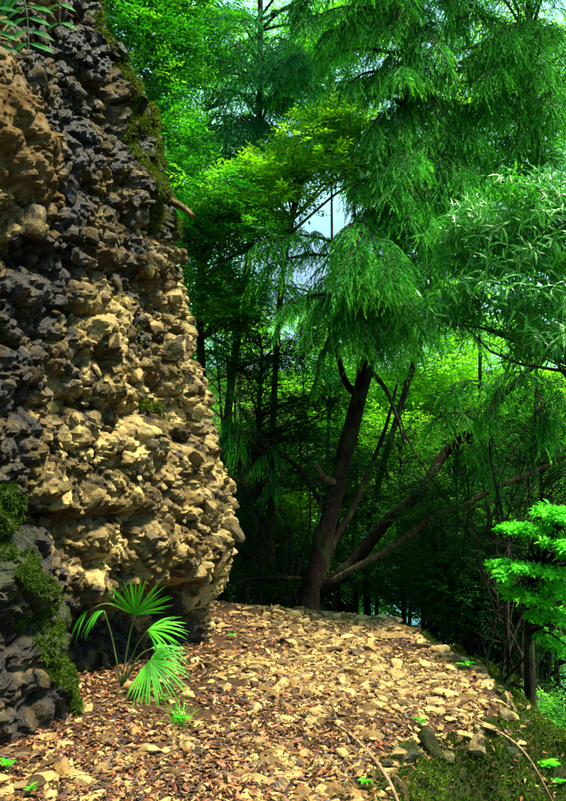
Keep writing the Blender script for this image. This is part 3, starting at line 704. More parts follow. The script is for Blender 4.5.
limbs = [([W(320, 592, 8.05), W(338, 577, 7.95), W(362, 553, 7.9), W(388, 520, 7.8), W(418, 496, 7.9), W(446, 452, 8.1), W(480, 424, 7.9), W(500, 398, 8.05), W(527, 372, 8.0), W(575, 330, 8.0)], [.09, .068, .062, .057, .052, .046, .04, .034, .02]),
         ([W(330, 583, 7.95), W(352, 570, 7.8), W(383, 553, 7.7), W(410, 535, 7.6), W(434, 518, 7.55), W(467, 504, 7.5), W(500, 486, 7.45), W(536, 471, 7.4), W(590, 445, 7.3)], [.04, .037, .035, .033, .03, .027, .024, .02, .014]),
         ([W(322, 575, 8.1), W(335, 540, 8.25), W(352, 512, 8.4), W(367, 475, 8.6), W(385, 430, 8.8), W(398, 380, 9.0)], [.05, .04, .034, .028, .022, .012]),
         ([W(361, 398, 8.35), W(347, 384, 8.2), W(339, 360, 8.1), W(334, 332, 8.0), W(336, 300, 7.9)], [.045, .035, .03, .022, .01]),
         ([W(372, 372, 8.4), W(386, 390, 8.2), W(397, 418, 8.1), W(407, 452, 8.05)], [.03, .024, .018, .006]),
         ([W(312, 580, 8.1), W(280, 578, 8.0), W(247, 580, 7.9), W(222, 592, 7.8)], [.03, .022, .016, .006]),
         ([W(341, 485, 8.2), W(324, 478, 8.1), W(316, 465, 8.0)], [.05, .035, .03]),
         ([W(330, 520, 8.2), W(300, 470, 8.3), W(262, 440, 8.4), W(235, 400, 8.5)], [.03, .024, .018, .006])]
for i, (pp, rr_) in enumerate(limbs):
    V_, T_ = tube(pp, rr_, 12, 34, .12, 10 + i); part("limb", V_, T_, BARK_L if i in (6,) else (BARK_L if i == 1 else BARK), cyp, True)  # paler bark on lit limb and broken stub: sunlight put into the colour
br = []
ax = smooth_path(tp, 200)
def on_axis(py):
    z_t = EYE + (HZ - py) * 8.8 / F; return ax[np.argmin(np.abs(ax[:, 2] - z_t))]
spec = [  # (start py on trunk, tip px, tip py, tip depth)
    (330, 355, 235, 7.3), (310, 372, 255, 7.2), (335, 352, 305, 7.3), (330, 290, 318, 7.6), (340, 400, 330, 7.2), (330, 425, 340, 7.5),
    (290, 272, 278, 7.9), (300, 320, 320, 7.5), (330, 378, 345, 7.3), (280, 430, 262, 7.6), (260, 350, 215, 7.5), (310, 388, 300, 7.2), (345, 315, 345, 7.7), (345, 360, 330, 7.2),
    (200, 392, 150, 7.6), (170, 455, 160, 7.8), (215, 360, 170, 7.8), (180, 410, 175, 7.5), (160, 375, 110, 7.8), (230, 445, 190, 7.8), (200, 475, 120, 8.0),
    (120, 400, 60, 7.8), (90, 350, 70, 8.0), (70, 380, 10, 8.0), (60, 440, 10, 8.0), (40, 330, 20, 8.2), (100, 320, 110, 8.2), (20, 400, -30, 8), (0, 350, -50, 8.1), (0, 450, -40, 8.1), (240, 370, 200, 7.9), (250, 420, 215, 7.7),
    (230, 402, 205, 7.9), (170, 418, 150, 8.0), (120, 398, 105, 8.0), (60, 425, 60, 8.0), (20, 395, 10, 8.0), (150, 385, 190, 7.9), (90, 440, 110, 8.1),
    (-60, 320, -80, 8), (-60, 380, -110, 7.8), (-60, 470, -90, 7.8), (-100, 420, -120, 7.2), (-150, 360, -200, 8), (-150, 460, -200, 8), (-100, 300, -20, 9), (-30, 500, 30, 8.4), (-200, 410, -260, 8)]
for (py, tx, ty, dd_) in spec:
    if ty > 250: ty -= 26
    br.append(wbranch(on_axis(py), W(tx, ty + 12, dd_), .12, .03))
    for _ in range(1):
        br.append(wbranch(on_axis(py + rng.uniform(-20, 20)), W(tx + rng.normal() * 22, ty + rng.normal() * 16 + 10, dd_ + rng.normal() * .25), .12, .02))
for _ in range(26):                                   # branches round the back and far side
    py = rng.uniform(-260, 190); a = rng.uniform(0, 2 * np.pi); s_ = on_axis(py); ln = rng.uniform(1.0, 2.1)
    br.append(wbranch(s_, s_ + [ln * np.cos(a), abs(ln * np.sin(a)), rng.uniform(-.1, .5)], .12, .025))
for (ax_, ay_, ad_), (tx, ty, td_) in (((500, 398, 8.05), (455, 385, 7.5)), ((527, 372, 8.0), (490, 405, 7.4)), ((527, 372, 8.0), (545, 420, 7.3)), ((480, 424, 7.9), (435, 420, 7.4)), ((575, 330, 8), (520, 350, 7.4)), ((463, 440, 8.0), (490, 470, 7.5)), ((235, 400, 8.5), (235, 440, 8.2)), ((262, 440, 8.4), (270, 480, 8.1)), ((334, 332, 8.0), (318, 372, 7.8))):
    br.append(wbranch(W(ax_, ay_, ad_), W(tx, ty, td_), .1, .012))
(Vf, Tf, tf), (Vw, Tw) = weeping(br, 12, 13, 16, seclen=.42, letlen=.24)
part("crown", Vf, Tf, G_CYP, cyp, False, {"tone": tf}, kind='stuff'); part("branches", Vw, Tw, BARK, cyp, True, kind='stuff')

def conifer(name, label, axis_pts, radii, tips, mat, bark, extra=20, elen=(1, 2), erange=(0, 6), **kw):
    axis_pts = np.asarray(axis_pts, float); root = ob(name, None, loc=axis_pts[0], label=label, cat="tree")
    V_, T_ = tube(axis_pts, radii, 10, 40, .12, 5); part("trunk", V_, T_, bark, root, True); A_ = smooth_path(axis_pts, 120); br = []
    for t_ in tips:
        s_ = A_[np.argmin(np.abs(A_[:, 2] - (t_[2] + .1)))]; br.append(wbranch(s_, t_, .13, .025))
        br.append(wbranch(s_ + [0, 0, .2], np.array(t_) + rng.normal(size=3) * .22, .13, .02))
    for _ in range(extra):
        z_t = rng.uniform(*erange); s_ = A_[np.argmin(np.abs(A_[:, 2] - z_t))]; a = rng.uniform(0, 2 * np.pi); ln = rng.uniform(*elen)
        br.append(wbranch(s_, s_ + [ln * np.cos(a), ln * np.sin(a), rng.uniform(-.2, .3)], .12, .022))
    (Vf, Tf, tf), (Vw, Tw) = weeping(br, **kw)
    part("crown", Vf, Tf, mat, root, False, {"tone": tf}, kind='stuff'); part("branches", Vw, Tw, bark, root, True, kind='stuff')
    return root
def gz(x, y): return float(height(np.array([x]), np.array([y]))[0])
def stand(px, d, py=None, dx=0.0):
    x = (px - 283) * d / F; return np.array([x, d, gz(x, d) - .05])

# ---- conifer further back, bluish, upper middle
b_ = stand(222, 11.0)
conifer("cypress_tree", "bluish green weeping cypress behind the rock face at the top of the view", [b_, b_ + [.05, 0, 3], W(258, 150, 11), W(258, -250, 11)], [.07, .06, .05, .02],
        [W(x, y, d) for x, y, d in [(190, 60, 10), (215, 95, 10), (235, 45, 10), (262, 70, 9.8), (240, 120, 9.8), (268, 130, 9.7), (205, 130, 10), (225, 160, 10.2), (290, 100, 10), (300, 150, 10), (300, 50, 10), (320, 90, 10.3), (200, 10, 10), (310, 10, 10.4), (190, 170, 10.6), (280, 180, 10)]],
        G_CYP2, BARK_D, 22, (1.0, 2.0), (2.5, 8), nsec=13, nlet=11, nbl=12, bl=.06, bw=.017)
# ---- lime conifer top right
b_ = stand(592, 9.6)
conifer("cypress_tree", "yellowish green weeping cypress rising above the glossy-leaved tree", [b_, b_ + [0, 0, 3], W(535, 150, 9.4), W(530, -300, 9.2)], [.08, .07, .05, .02],
        [W(x, y, d) for x, y, d in [(455, 20, 8.4), (480, 60, 8.2), (510, 25, 8), (540, 70, 8), (500, 100, 8.2), (560, 30, 8), (470, 115, 8.5), (530, 130, 8.1), (565, 110, 8), (495, 150, 8.4), (450, 160, 8.8), (550, 160, 8.2), (440, 60, 8.8), (590, 80, 8), (475, -20, 8), (520, -40, 7.8), (570, -30, 7.8)]],
        G_CYP3, BARK_D, 22, (.9, 1.9), (3.5, 8.5), nsec=13, nlet=11, nbl=12, bl=.05, bw=.014)
# ---- dark cypress behind, filling the middle
b_ = stand(372, 11.2)
conifer("cypress_tree", "dark weeping cypress standing behind the leaning trunk", [b_, b_ + [0, 0, 2.5], W(450, 200, 11), W(440, -200, 11)], [.06, .05, .04, .02],
        [W(x, y, d) for x, y, d in [(400, 240, 10.2), (430, 290, 10.1), (410, 330, 10.2), (460, 260, 10), (480, 320, 10), (390, 170, 10.2), (460, 180, 10)]],
        G_CYP, BARK_D, 14, (1, 2), (3, 8), nsec=11, nlet=10, nbl=11, bl=.06, bw=.016)

# ---- broadleaf trees
b_ = stand(150, 10.0); tree("broadleaf_tree", "leafy green broadleaf tree growing behind the top of the rock face", "tree", [b_, b_ + [.1, 0, 3], W(160, 150, 9.6), W(150, -120, 9.4)], [.09, .07, .045, .015],
    [(W(135, 30, 8.8), (.65, .8, .55)), (W(165, 70, 9.2), (.5, .8, .5)), (W(155, 130, 8.9), (.5, .7, .5)), (W(180, 195, 9.0), (.45, .6, .35)), (W(200, 5, 9.4), (.5, .7, .25)), (W(120, -50, 8.8), (.9, .9, .6))],
    105, 44, 8, .085, .36, G_MID, BARK_D, tl=.24, ntw=60)
b_ = stand(275, 9.4); tree("maple_tree", "slender tree with yellow-green sprays of leaves above the leaning trunk's bend", "tree", [b_, b_ + [-.05, 0, 1.8], W(280, 300, 9.3), W(300, 190, 9.1), W(330, 120, 9.0)], [.055, .045, .035, .025, .012],
    [(W(300, 158, 8.5), (.5, .5, .10)), (W(350, 172, 8.4), (.5, .5, .09)), (W(262, 182, 8.5), (.45, .45, .09)), (W(330, 140, 8.6), (.5, .5, .08)), (W(240, 215, 8.6), (.4, .4, .12)), (W(385, 160, 8.5), (.35, .4, .08)), (W(285, 205, 8.6), (.4, .4, .08))],
    75, 22, 7, .07, .45, G_YEL, BARK_L, tl=.16, ntw=40, r0=.14, r1=.26)
b_ = stand(215, 9.0); tree("broadleaf_tree", "thin-stemmed green tree leaning past the upper edge of the rock face", "tree", [b_, W(210, 500, 9.0), W(200, 330, 8.9), W(205, 230, 8.8), W(215, 190, 8.6)], [.07, .06, .045, .035, .015],
    [(W(215, 205, 8.4), (.45, .5, .25)), (W(250, 245, 8.5), (.4, .5, .25)), (W(195, 250, 8.5), (.35, .5, .4)), (W(215, 300, 8.7), (.4, .5, .35)), (W(240, 315, 8.7), (.3, .4, .25))],
    75, 28, 8, .085, .34, G_MID, BARK_D, tl=.2, ntw=60, r0=.15, r1=.3)
b_ = stand(262, 8.9); tree("yew_tree", "very dark bushy evergreen filling the gap between rock and leaning trunk", "tree", [b_, W(262, 540, 8.9), W(258, 450, 8.9), W(262, 350, 8.8)], [.05, .045, .035, .015],
    [(W(262, 395, 8.7), (.5, .5, .45)), (W(240, 350, 8.8), (.3, .4, .3)), (W(300, 420, 8.9), (.35, .4, .35)), (W(250, 450, 9.0), (.35, .4, .3)), (W(300, 360, 9), (.3, .4, .25)), (W(300, 480, 9.0), (.3, .3, .25)), (W(245, 510, 9.1), (.3, .3, .25)), (W(325, 400, 9.2), (.25, .3, .25))],
    120, 44, 10, .042, .32, G_DARK, BARK_D, tl=.13, ntw=70, r0=.14, r1=.3)

rng = np.random.default_rng(77)
# ---- glossy-leaved tree on the right: the leaves that show largest are leaves of their own
def leafy(name, label, cat, trunk, radii, ells, ncl, nwh, m, L, Wd, mat, bark, droop, indiv, group=None, whorl=True, flat=.6, rr0=.16, rr1=.3, ntw=80, spray=.10, axup=.25):
    trunk = np.asarray(trunk, float); root = ob(name, None, loc=trunk[0], label=label, cat=cat, group=group)
    Q_ = smooth_path(trunk, 28); RR = np.interp(np.linspace(0, 1, 28), np.linspace(0, 1, len(radii)), radii)
    V_, T_ = tube(Q_, RR, 9, None, .1, 3); part("trunk", V_, T_, bark, root, True)
    C, R = clumps(ells, ncl, rr0, rr1, .5); n = ncl * nwh; d = rdir(n); d[:, 2] = np.where(rng.random(n) < .8, np.abs(d[:, 2]), d[:, 2])
    d = nrm(d + np.array([-.1, -.45, 0])); c = C.repeat(nwh, 0) + d * R.repeat(nwh, 0) * (rng.random(n) ** .3)[:, None]
    axd = nrm(d * [1, 1, .3] + rdir(n) * .3 + [0, 0, axup]); s_ = nrm(np.cross(axd, rdir(n))); t_ = np.cross(axd, s_)
    a = (np.tile(np.arange(m), n) * 2 * np.pi / m + rng.uniform(0, 6, n).repeat(m) + rng.normal(size=n * m) * .25)
    ra = s_.repeat(m, 0) * np.cos(a)[:, None] + t_.repeat(m, 0) * np.sin(a)[:, None]; A_ = axd.repeat(m, 0)
    D = nrm(ra * .95 + A_ * rng.uniform(.1, .8, n * m)[:, None] + [0, 0, -.12]); N = nrm(A_ + [0, 0, .6]); LL = L * rng.uniform(.6, 1.15, n * m)
    P = c.repeat(m, 0) + A_ * rng.uniform(-spray, spray * .3, n * m)[:, None]
    tone = np.clip(.25 + .4 * rng.random(n).repeat(m) + .35 * rng.random(n * m), 0, 1)
    # choose the ones that show largest: near the front of the crown
    sc = LL / P[:, 1] * (1 + 0 * P[:, 1]); rear = (P - C.repeat(nwh * m, 0))[:, 1]; inv = (np.abs(P[:, 0] / P[:, 1]) < .37)
    score = sc * inv - rear * .01; od = np.argsort(-score)
    ind = od[:indiv]; rest = od[indiv:]
    V_, T_, tn_ = leaves(P[rest], D[rest], N[rest], LL[rest], LL[rest] * Wd, droop, .14, True, tone[rest])
    part("foliage", V_, T_, mat, root, False, {"tone": tn_}, kind='stuff')
    vars_ = []
    for k in range(8):
        v_, t__, q_ = leaves(np.zeros((1, 3)), np.array([[1., 0, 0]]), np.array([[0, 0, 1.]]), 1.0, Wd, droop * (.6 + .1 * k), .14, True, np.array([.3 + .09 * k])); vars_.append(to_mesh("leaf", v_, t__, mat, False, {"tone": q_}))
    base = np.array(root.location)
    for j in ind:
        x_ = D[j]; y_ = -nrm(np.cross(x_, N[j])); z_ = np.cross(x_, y_); o = bpy.data.objects.new("leaf", vars_[rng.integers(8)]); COL.objects.link(o); o.parent = root
        o.location = tuple(P[j] - base); o.rotation_euler = Matrix(np.stack([x_, y_, z_], 1).tolist()).to_euler(); o.scale = (LL[j],) * 3
    V_, T_ = twigs_to(np.vstack([C, c[::5]])[:ntw], Q_, RR, rmax=.02); part("twigs", V_, T_, bark, root, True, kind='stuff')
    return root
b_ = stand(600, 7.4)
leafy("laurel_tree", "tree with long glossy drooping leaves overhanging the bank", "tree", [b_, b_ + [-.05, 0, 1.5], W(592, 330, 7.2), W(575, 240, 7.0), W(540, 190, 6.9)], [.06, .055, .045, .03, .012],
      [(W(505, 215, 6.7), (.45, .5, .3)), (W(545, 240, 6.5), (.4, .5, .35)), (W(470, 245, 6.8), (.35, .4, .22)), (W(520, 290, 6.5), (.5, .5, .35)), (W(455, 290, 6.8), (.25, .35, .2)), (W(550, 330, 6.6), (.4, .5, .3)), (W(575, 200, 6.6), (.4, .4, .25)), (W(440, 315, 6.8), (.22, .3, .12))],
      150, 7, 7, .145, .16, G_LAU, BARK_D, .45, 280)
b_ = stand(532, 5.75); b_[0] = 1.86; b_[2] = gz(1.86, 5.75) - .05
leafy("azalea_shrub", "bright lime green small-leaved shrub at the edge of the bank", "shrub", [b_, W(529, 640, 5.75), W(533, 600, 5.7), W(545, 555, 5.6), W(552, 520, 5.5)], [.045, .038, .03, .02, .008],
      [(W(x, y, d), (rx, .22, .018)) for x, y, d, rx in ((552, 512, 5.3, .17), (525, 530, 5.35, .15), (562, 545, 5.1, .16), (508, 566, 5.3, .13), (537, 572, 5.2, .17), (565, 592, 5.1, .14), (528, 598, 5.25, .14), (553, 618, 5.2, .14),
       (515, 590, 5.4, .08), (575, 655, 5.1, .10), (548, 640, 5.3, .08), (590, 560, 5.0, .15), (572, 520, 5.2, .15), (498, 574, 5.3, .05))],
      250, 5, 6, .050, .42, G_LIME, BARK_D, .2, 290, rr0=.05, rr1=.085, spray=.02, ntw=110, axup=1.1)

# ---- dark undergrowth beyond the crest
und = [("tall dark shrub above the long limbs, below the glossy-leaved tree", 480, 9.0, 395, 350, .55, .35, G_DARK, 8.8),
       ("fine dark screen of a shrub right of the rock corner", 240, 10.6, 470, 540, .5, .6, G_DARK, 10.4),
       ("fine dark shrub between the second limb and the dark cypress", 400, 10.8, 450, 500, .5, .5, G_DARK, 10.6),
       ("dark shrub hanging at the right end of the long limbs", 545, 7.8, 400, 450, .35, .4, G_DARK, 7.6),
       ("dark leafy shrub half hiding the forked limb of the leaning cypress", 432, 7.9, 510, 455, .38, .3, G_DARK, 7.6),
       ("dark small-leaved shrub beyond the crest between rock corner and trunk foot", 258, 9.6, 560, 500, .55, .5, G_DARK, 9.4),
       ("dark small-leaved shrub directly behind the leaning trunk", 335, 10.0, 470, 420, .6, .6, G_DARK, 9.8),
       ("dark small-leaved shrub behind the upper part of the forked limb", 455, 9.8, 430, 380, .6, .5, G_DARK, 9.6),
       ("dark thicket shrub low behind the fork of limbs", 440, 10.2, 580, 520, .8, .5, G_DARK, 10.0),
       ("shrub growing at the foot of the bank below the lime green shrub", 575, 6.3, 745, 700, .35, .3, G_MID, 6.0),
       ("low dark shrub behind the crest, just beyond the leaning trunk's foot", 352, 9.2, 395, 300, .75, .45, G_DARK, 8.9), 
       ("dark shrub under the forked limb of the leaning cypress", 420, 9.0, 545, 480, .7, .5, G_DARK, 8.8),
       ("dark twiggy shrub behind the lime green shrub", 505, 8.6, 560, 500, .6, .6, G_DARK, 8.3),
       ("dark leafy thicket shrub where the path edge meets the bank", 465, 7.9, 610, 560, .5, .35, G_DARK, 7.7),
       ("tall dark shrub under the glossy-leaved tree", 540, 8.2, 430, 380, .55, .5, G_DARK, 8.0)]
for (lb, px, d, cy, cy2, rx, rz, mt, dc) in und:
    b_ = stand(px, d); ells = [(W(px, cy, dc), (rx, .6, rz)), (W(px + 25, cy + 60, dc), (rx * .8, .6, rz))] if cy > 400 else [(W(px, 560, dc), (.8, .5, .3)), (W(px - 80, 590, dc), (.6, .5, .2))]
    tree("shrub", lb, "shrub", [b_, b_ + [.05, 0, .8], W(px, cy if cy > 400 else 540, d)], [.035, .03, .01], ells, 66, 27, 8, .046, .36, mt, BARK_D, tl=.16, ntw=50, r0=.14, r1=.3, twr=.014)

# ---- bare, twiggy stems in front of the dark thicket
def bare(label, px, d, n, tips, seed):
    r = np.random.default_rng(seed); b_ = stand(px, d); root = ob("bare_shrub", None, loc=b_, label=label, cat="shrub"); L_ = []
    for i in range(n):
        x, y = tips[i % len(tips)]; e = W(x + r.normal() * 28, y + r.normal() * 28, d + r.normal() * .4); s_ = b_ + np.array([r.normal() * .12, r.normal() * .12, 0])
        a = s_ * .65 + e * .35 + r.normal(size=3) * .22; b2 = s_ * .3 + e * .7 + r.normal(size=3) * .18 + [0, 0, .12]; r0 = r.uniform(.008, .02); L_.append(tube([s_, a, b2, e], [r0, r0 * .8, r0 * .5, .002], 5, 16))
        Q_ = smooth_path([s_, a, b2, e], 16)
        for k in range(7):
            p_ = Q_[r.integers(4, 16)]; f_ = p_ + nrm(r.normal(size=3)) * r.uniform(.15, .45) + [0, 0, .1]; L_.append(tube([p_, (p_ + f_) / 2 + r.normal(size=3) * .04, f_], [.005, .0035, .001], 4, 6))
    V_, T_ = merge(L_); part("twigs", V_, T_, BARK_D, root, True, kind='stuff'); return root
bare("tangle of bare dark stems between the two limbs and the glossy-leaved tree", 500, 7.6, 26, [(440, 400), (480, 430), (520, 400), (550, 460), (470, 520), (520, 540), (430, 470)], 1)
bare("tangle of bare dark twigs in the gap beside the rock corner", 262, 8.2, 20, [(240, 480), (270, 500), (290, 440), (235, 540), (280, 400)], 2)
bare("thin bare saplings standing where the bank meets the thicket", 508, 6.9, 10, [(500, 560), (520, 520), (480, 570), (545, 500)], 3)
# ---- sunlit trees down the slope
far = [("sunlit yellow-green tree seen past the middle of the rock face", 215, 14.5, [(215, 330), (205, 420), (250, 500), (225, 560)], 1.1),
       ("sunlit tree seen between the leaning trunk and the dark evergreen", 300, 17, [(300, 480), (330, 400), (270, 560), (350, 330)], 1.3),
       ("sunlit tree seen in the gap right after the leaning trunk", 405, 16, [(400, 400), (430, 360), (390, 470), (440, 430)], 1.15),
       ("sunlit tree behind the lower fork of the limbs", 395, 19, [(400, 560), (360, 590), (450, 560), (340, 540)], 1.4),
       ("tall sunlit tree below the glossy-leaved tree", 480, 17.5, [(480, 390), (510, 450), (460, 480), (540, 420)], 1.3),
       ("sunlit bush down the slope beneath the lime green shrub", 545, 11.5, [(545, 650), (560, 700), (520, 660), (575, 620), (560, 560)], .75),
       ("distant hazy green tree high in the valley gap", 350, 27, [(330, 330), (390, 320), (440, 340), (280, 340), (220, 350)], 1.9),
       ("distant tree low on the slope behind the crest stones", 260, 22, [(250, 590), (290, 560), (240, 530), (310, 600)], 1.4)]
far += [("tall green tree filling the sky behind the bluish cypress", 235, 15, [(200, 120), (205, 190), (270, 70), (220, 40), (190, 230)], 1.2),
        ("tall green tree behind the upper trunk of the leaning cypress", 350, 14.5, [(345, 50), (375, 0), (400, 190)], .7),
        ("tall green tree behind the lime coloured cypress", 520, 14, [(530, 60), (550, 130), (500, 200), (560, 230)], 1.0),
        ("tall green tree high behind the maple's yellow-green sprays", 312, 15.5, [(330, 130), (300, 90), (345, 110), (320, 40)], .75),
        ("tall green tree behind the gap between both big cypresses", 470, 15, [(470, 120), (500, 60), (460, 200), (490, 250), (440, 250)], .85),
        ("sunlit tree between the dark cypress and the glossy-leaved tree", 445, 20, [(440, 300), (470, 350), (420, 390), (500, 330)], 1.1),
        ("sunlit sapling just beyond the crest left of the leaning trunk", 250, 11.5, [(245, 530), (270, 570), (240, 480), (285, 520)], .55),
        ("sunlit sapling seen through the fork of the limbs", 400, 12, [(380, 585), (420, 560), (400, 440), (440, 510)], .55),
        ("pale sunlit tree low behind the thicket", 500, 15, [(500, 560), (530, 520), (470, 600), (460, 540)], 1.0)]
for (lb, px, d, cs, rr_) in far:
    b_ = stand(px, d); tp_ = W(cs[0][0], min(c[1] for c in cs), d); 
    tree("broadleaf_tree", lb, "tree", [b_, (b_ + tp_) / 2 + [.2, 0, 0], tp_], [.045, .035, .015], [(W(x, y, d + rng.uniform(-.8, .8)), (rr_, rr_, rr_ * .75)) for x, y in cs], 92, 30, 6, .098 * (d / 16) ** .6, .45, G_FAR, BARK_D, tl=.30, ntw=70, r0=.22, r1=.5, twr=.05)

def dup(src, px, d, rz, sc, label):
    r = src.copy(); COL.objects.link(r); b_ = stand(px, d); r.location = tuple(b_); r.rotation_euler = (0, 0, rz); r.scale = (sc, sc, sc); r['label'] = label
    for ch in src.children:
        c = ch.copy(); COL.objects.link(c); c.parent = r
    return r
tops = {o_['label']: o_ for o_ in COL.objects if o_.parent is None and 'label' in o_}
sA = tops["fine dark shrub between the second limb and the dark cypress"]; sB = tops["dark small-leaved shrub directly behind the leaning trunk"]; sC = tops["dark thicket shrub low behind the fork of limbs"]; sD = tops["tall dark shrub above the long limbs, below the glossy-leaved tree"]
fA = tops["sunlit tree behind the lower fork of the limbs"]; fB = tops["sunlit tree seen in the gap right after the leaning trunk"]; fC = tops["sunlit tree seen between the leaning trunk and the dark evergreen"]
for (src, px, d, rz, sc, lb) in [
    (sA, 300, 11.6, 1.0, 1.1, "dark shrub two steps behind the evergreen beside the leaning trunk"), 
    (sA, 520, 11.4, 4.1, 1.2, "dark shrub deep in the thicket behind the glossy-leaved tree's stem"), (sB, 240, 11.8, 2.0, 1.15, "dark shrub deep behind the rock corner"), (sB, 380, 11.4, 3.4, 1.1, "dark shrub behind the second stem of the leaning cypress"),
    (sB, 545, 9.6, .7, 1.0, "dark shrub deep behind the lime green shrub"), (sC, 300, 10.6, 1.4, .9, "low dark shrub left of the leaning trunk's foot, beyond the crest"), (sC, 520, 9.6, 2.7, .9, "low dark shrub behind the bare saplings"),
    (sD, 430, 11.0, 1.9, 1.0, "tall dark shrub in line with the forked limb's middle"), (sD, 560, 10.4, 3.3, 1.05, "tall dark shrub behind the stem of the glossy-leaved tree"),
    (sD, 310, 12.2, 5.0, 1.0, "tall dark shrub showing between evergreen and leaning trunk"), (sD, 225, 10.2, 4.0, .9, "tall dark shrub hugging the back of the rock corner"),
    (fA, 240, 18, 2.0, 1.1, "sunlit tree low down in the gap beside the rock corner"), (fA, 520, 19, 3.6, 1.2, "sunlit tree low behind the azalea-like shrub"), (fA, 330, 24, .8, 1.5, "distant sunlit tree low down beyond the trunk's foot"),
    (fB, 470, 22, 1.3, 1.4, "distant sunlit tree framed by the two long limbs"), (fB, 550, 18, 4.0, 1.2, "sunlit tree far behind the right end of the long limbs"), (fB, 360, 21, 2.9, 1.3, "distant sunlit tree just behind the leaning trunk's bend"),
    (fC, 240, 20, 1.6, 1.2, "distant sunlit tree over the dark evergreen's shoulder"), (fC, 440, 26, 3.0, 1.6, "farthest sunlit tree below the cypress's hanging sprays"), (fC, 570, 23, 5.2, 1.5, "far sunlit tree beneath the glossy leaves"),
    (fC, 170, 19, 4.6, 1.3, "sunlit tree just showing past the middle of the rock edge")]:
    dup(src, px, d, rz, sc, lb)

# ------------------------------------------------------------------ palm seedling
pb = W(121, 689, 4.78); pb[2] = gz(pb[0], pb[1])
palm = ob("fan_palm", None, loc=pb, label="young fan palm with bright green pleated fronds at the foot of the rock face", cat="palm")
def frond(c, axis_, nrm_, span, L, n, droop, wid=.0125, start=None):
    c = np.array(c); axis_ = nrm(axis_); nrm_ = nrm(np.array(nrm_) - axis_ * np.dot(nrm_, axis_)); sd_ = np.cross(nrm_, axis_)
    st = pb + [0, 0, .02] if start is None else np.array(start); mid = (st + c) / 2 + [0, 0, .05] + (c - st) * .05
    V_, T_ = tube([st, mid, c], [.006, .0045, .0035], 6, 12); stem_ = part("frond", V_, T_, STALK, palm, True, {"tone": np.full(len(V_), .5)})
    for a in np.linspace(-span / 2, span / 2, n):
        a += rng.normal() * .03; D = axis_ * math.cos(a) + sd_ * math.sin(a) + rng.normal(size=3) * .04; Lk = L * (1 - .22 * (abs(a) / (span / 2)) ** 2) * rng.uniform(.88, 1.06)
        k = 7; t = np.linspace(0, 1, k); C_ = c + np.outer(t * Lk, D) - np.outer(t ** 2.2 * Lk * droop * rng.uniform(.6, 1.3), [0, 0, 1.]); w_ = wid * np.interp(t, [0, .25, .7, 1], [.25, 1, .8, .06])
        T1 = nrm(np.gradient(C_, axis=0)); S1 = nrm(np.cross(T1, nrm_)); up_ = np.cross(S1, T1)
        V_ = np.concatenate([C_ + S1 * w_[:, None] * .5 + up_ * w_[:, None] * .22, C_, C_ - S1 * w_[:, None] * .5 + up_ * w_[:, None] * .22]); i_ = np.arange(k - 1)
        T_ = np.vstack([np.stack([i_, i_ + 1, i_ + k + 1, i_ + k], 1), np.stack([i_ + k, i_ + k + 1, i_ + 2 * k + 1, i_ + 2 * k], 1)])
        part("leaflet", V_, T_, G_PALM, None, True, {"tone": np.full(len(V_), np.clip(.5 + rng.normal() * .22, 0, 1))})
        o = COL.objects[-1]; o.parent = stem_; o.location = tuple(-pb)
    return stem_
d0 = 4.72
frond(W(135, 615, d0), [.22, -.25, 1], [.1, -1, .1], 2.3, .29, 27, .10)
frond(W(148, 630, d0 - .05), [1, -.3, .22], [-.1, -.6, 1], 1.9, .27, 20, .32)
frond(W(150, 661, d0 - .12), [.75, -.35, -.38], [.15, -.9, .6], 3.3, .27, 30, .30)
frond(W(152, 648, d0 + .05), [1, .1, -.05], [0, -.5, 1], 1.5, .24, 10, .45)
frond(W(104, 611, d0), [-1, -.2, .1], [0, -.3, 1], 1.3, .13, 8, 1.0, .012)
frond(W(88, 611, d0), [-.6, -.1, -.4], [0, -.6, .8], 1.0, .13, 6, .9, .012, start=W(130, 613, d0))

# ------------------------------------------------------------------ fern-like fronds hanging over the top left corner
fb = W(-14, -30, 4.3)
fern = ob("fern", None, loc=fb, label="dark green pinnate fern fronds hanging at the top of the rock", cat="fern")
for (p0_, p1_, p2_, n, L) in [((-14, -30, 4.3), (22, -6, 4.2), (30, 62, 4.15), 8, .19), ((-14, -30, 4.3), (50, -22, 4.3), (62, 40, 4.3), 6, .13), ((-14, -20, 4.25), (-4, 10, 4.1), (0, 58, 4.1), 6, .15)]:
    Q_ = smooth_path([W(*p0_), W(*p1_), W(*p2_)], 24); V_, T_ = tube(Q_, np.linspace(.005, .002, 24), 5); fr = part("frond", V_, T_, STALK, fern, True, {"tone": np.full(len(V_), .2)})
    for k in range(n):
        i_ = int(6 + k * 17 / n); tg = nrm(Q_[min(i_ + 1, 23)] - Q_[i_])
        for sg in (-1, 1):
            sd_ = nrm(np.cross(tg, [0, -1, 0])) * sg; D = nrm(sd_ + tg * .35 + [0, -.1, 0]); V_, T_, q_ = leaves(Q_[i_][None], D[None], np.array([[0, -.8, .6]]), L * rng.uniform(.85, 1.1) * (1 - .04 * k), L * .26, .22, .1, True, np.array([rng.random() * .5]))
            part("leaflet", V_, T_, G_MID, None, False, {"tone": q_}); o = COL.objects[-1]; o.parent = fr; o.location = tuple(-fb)

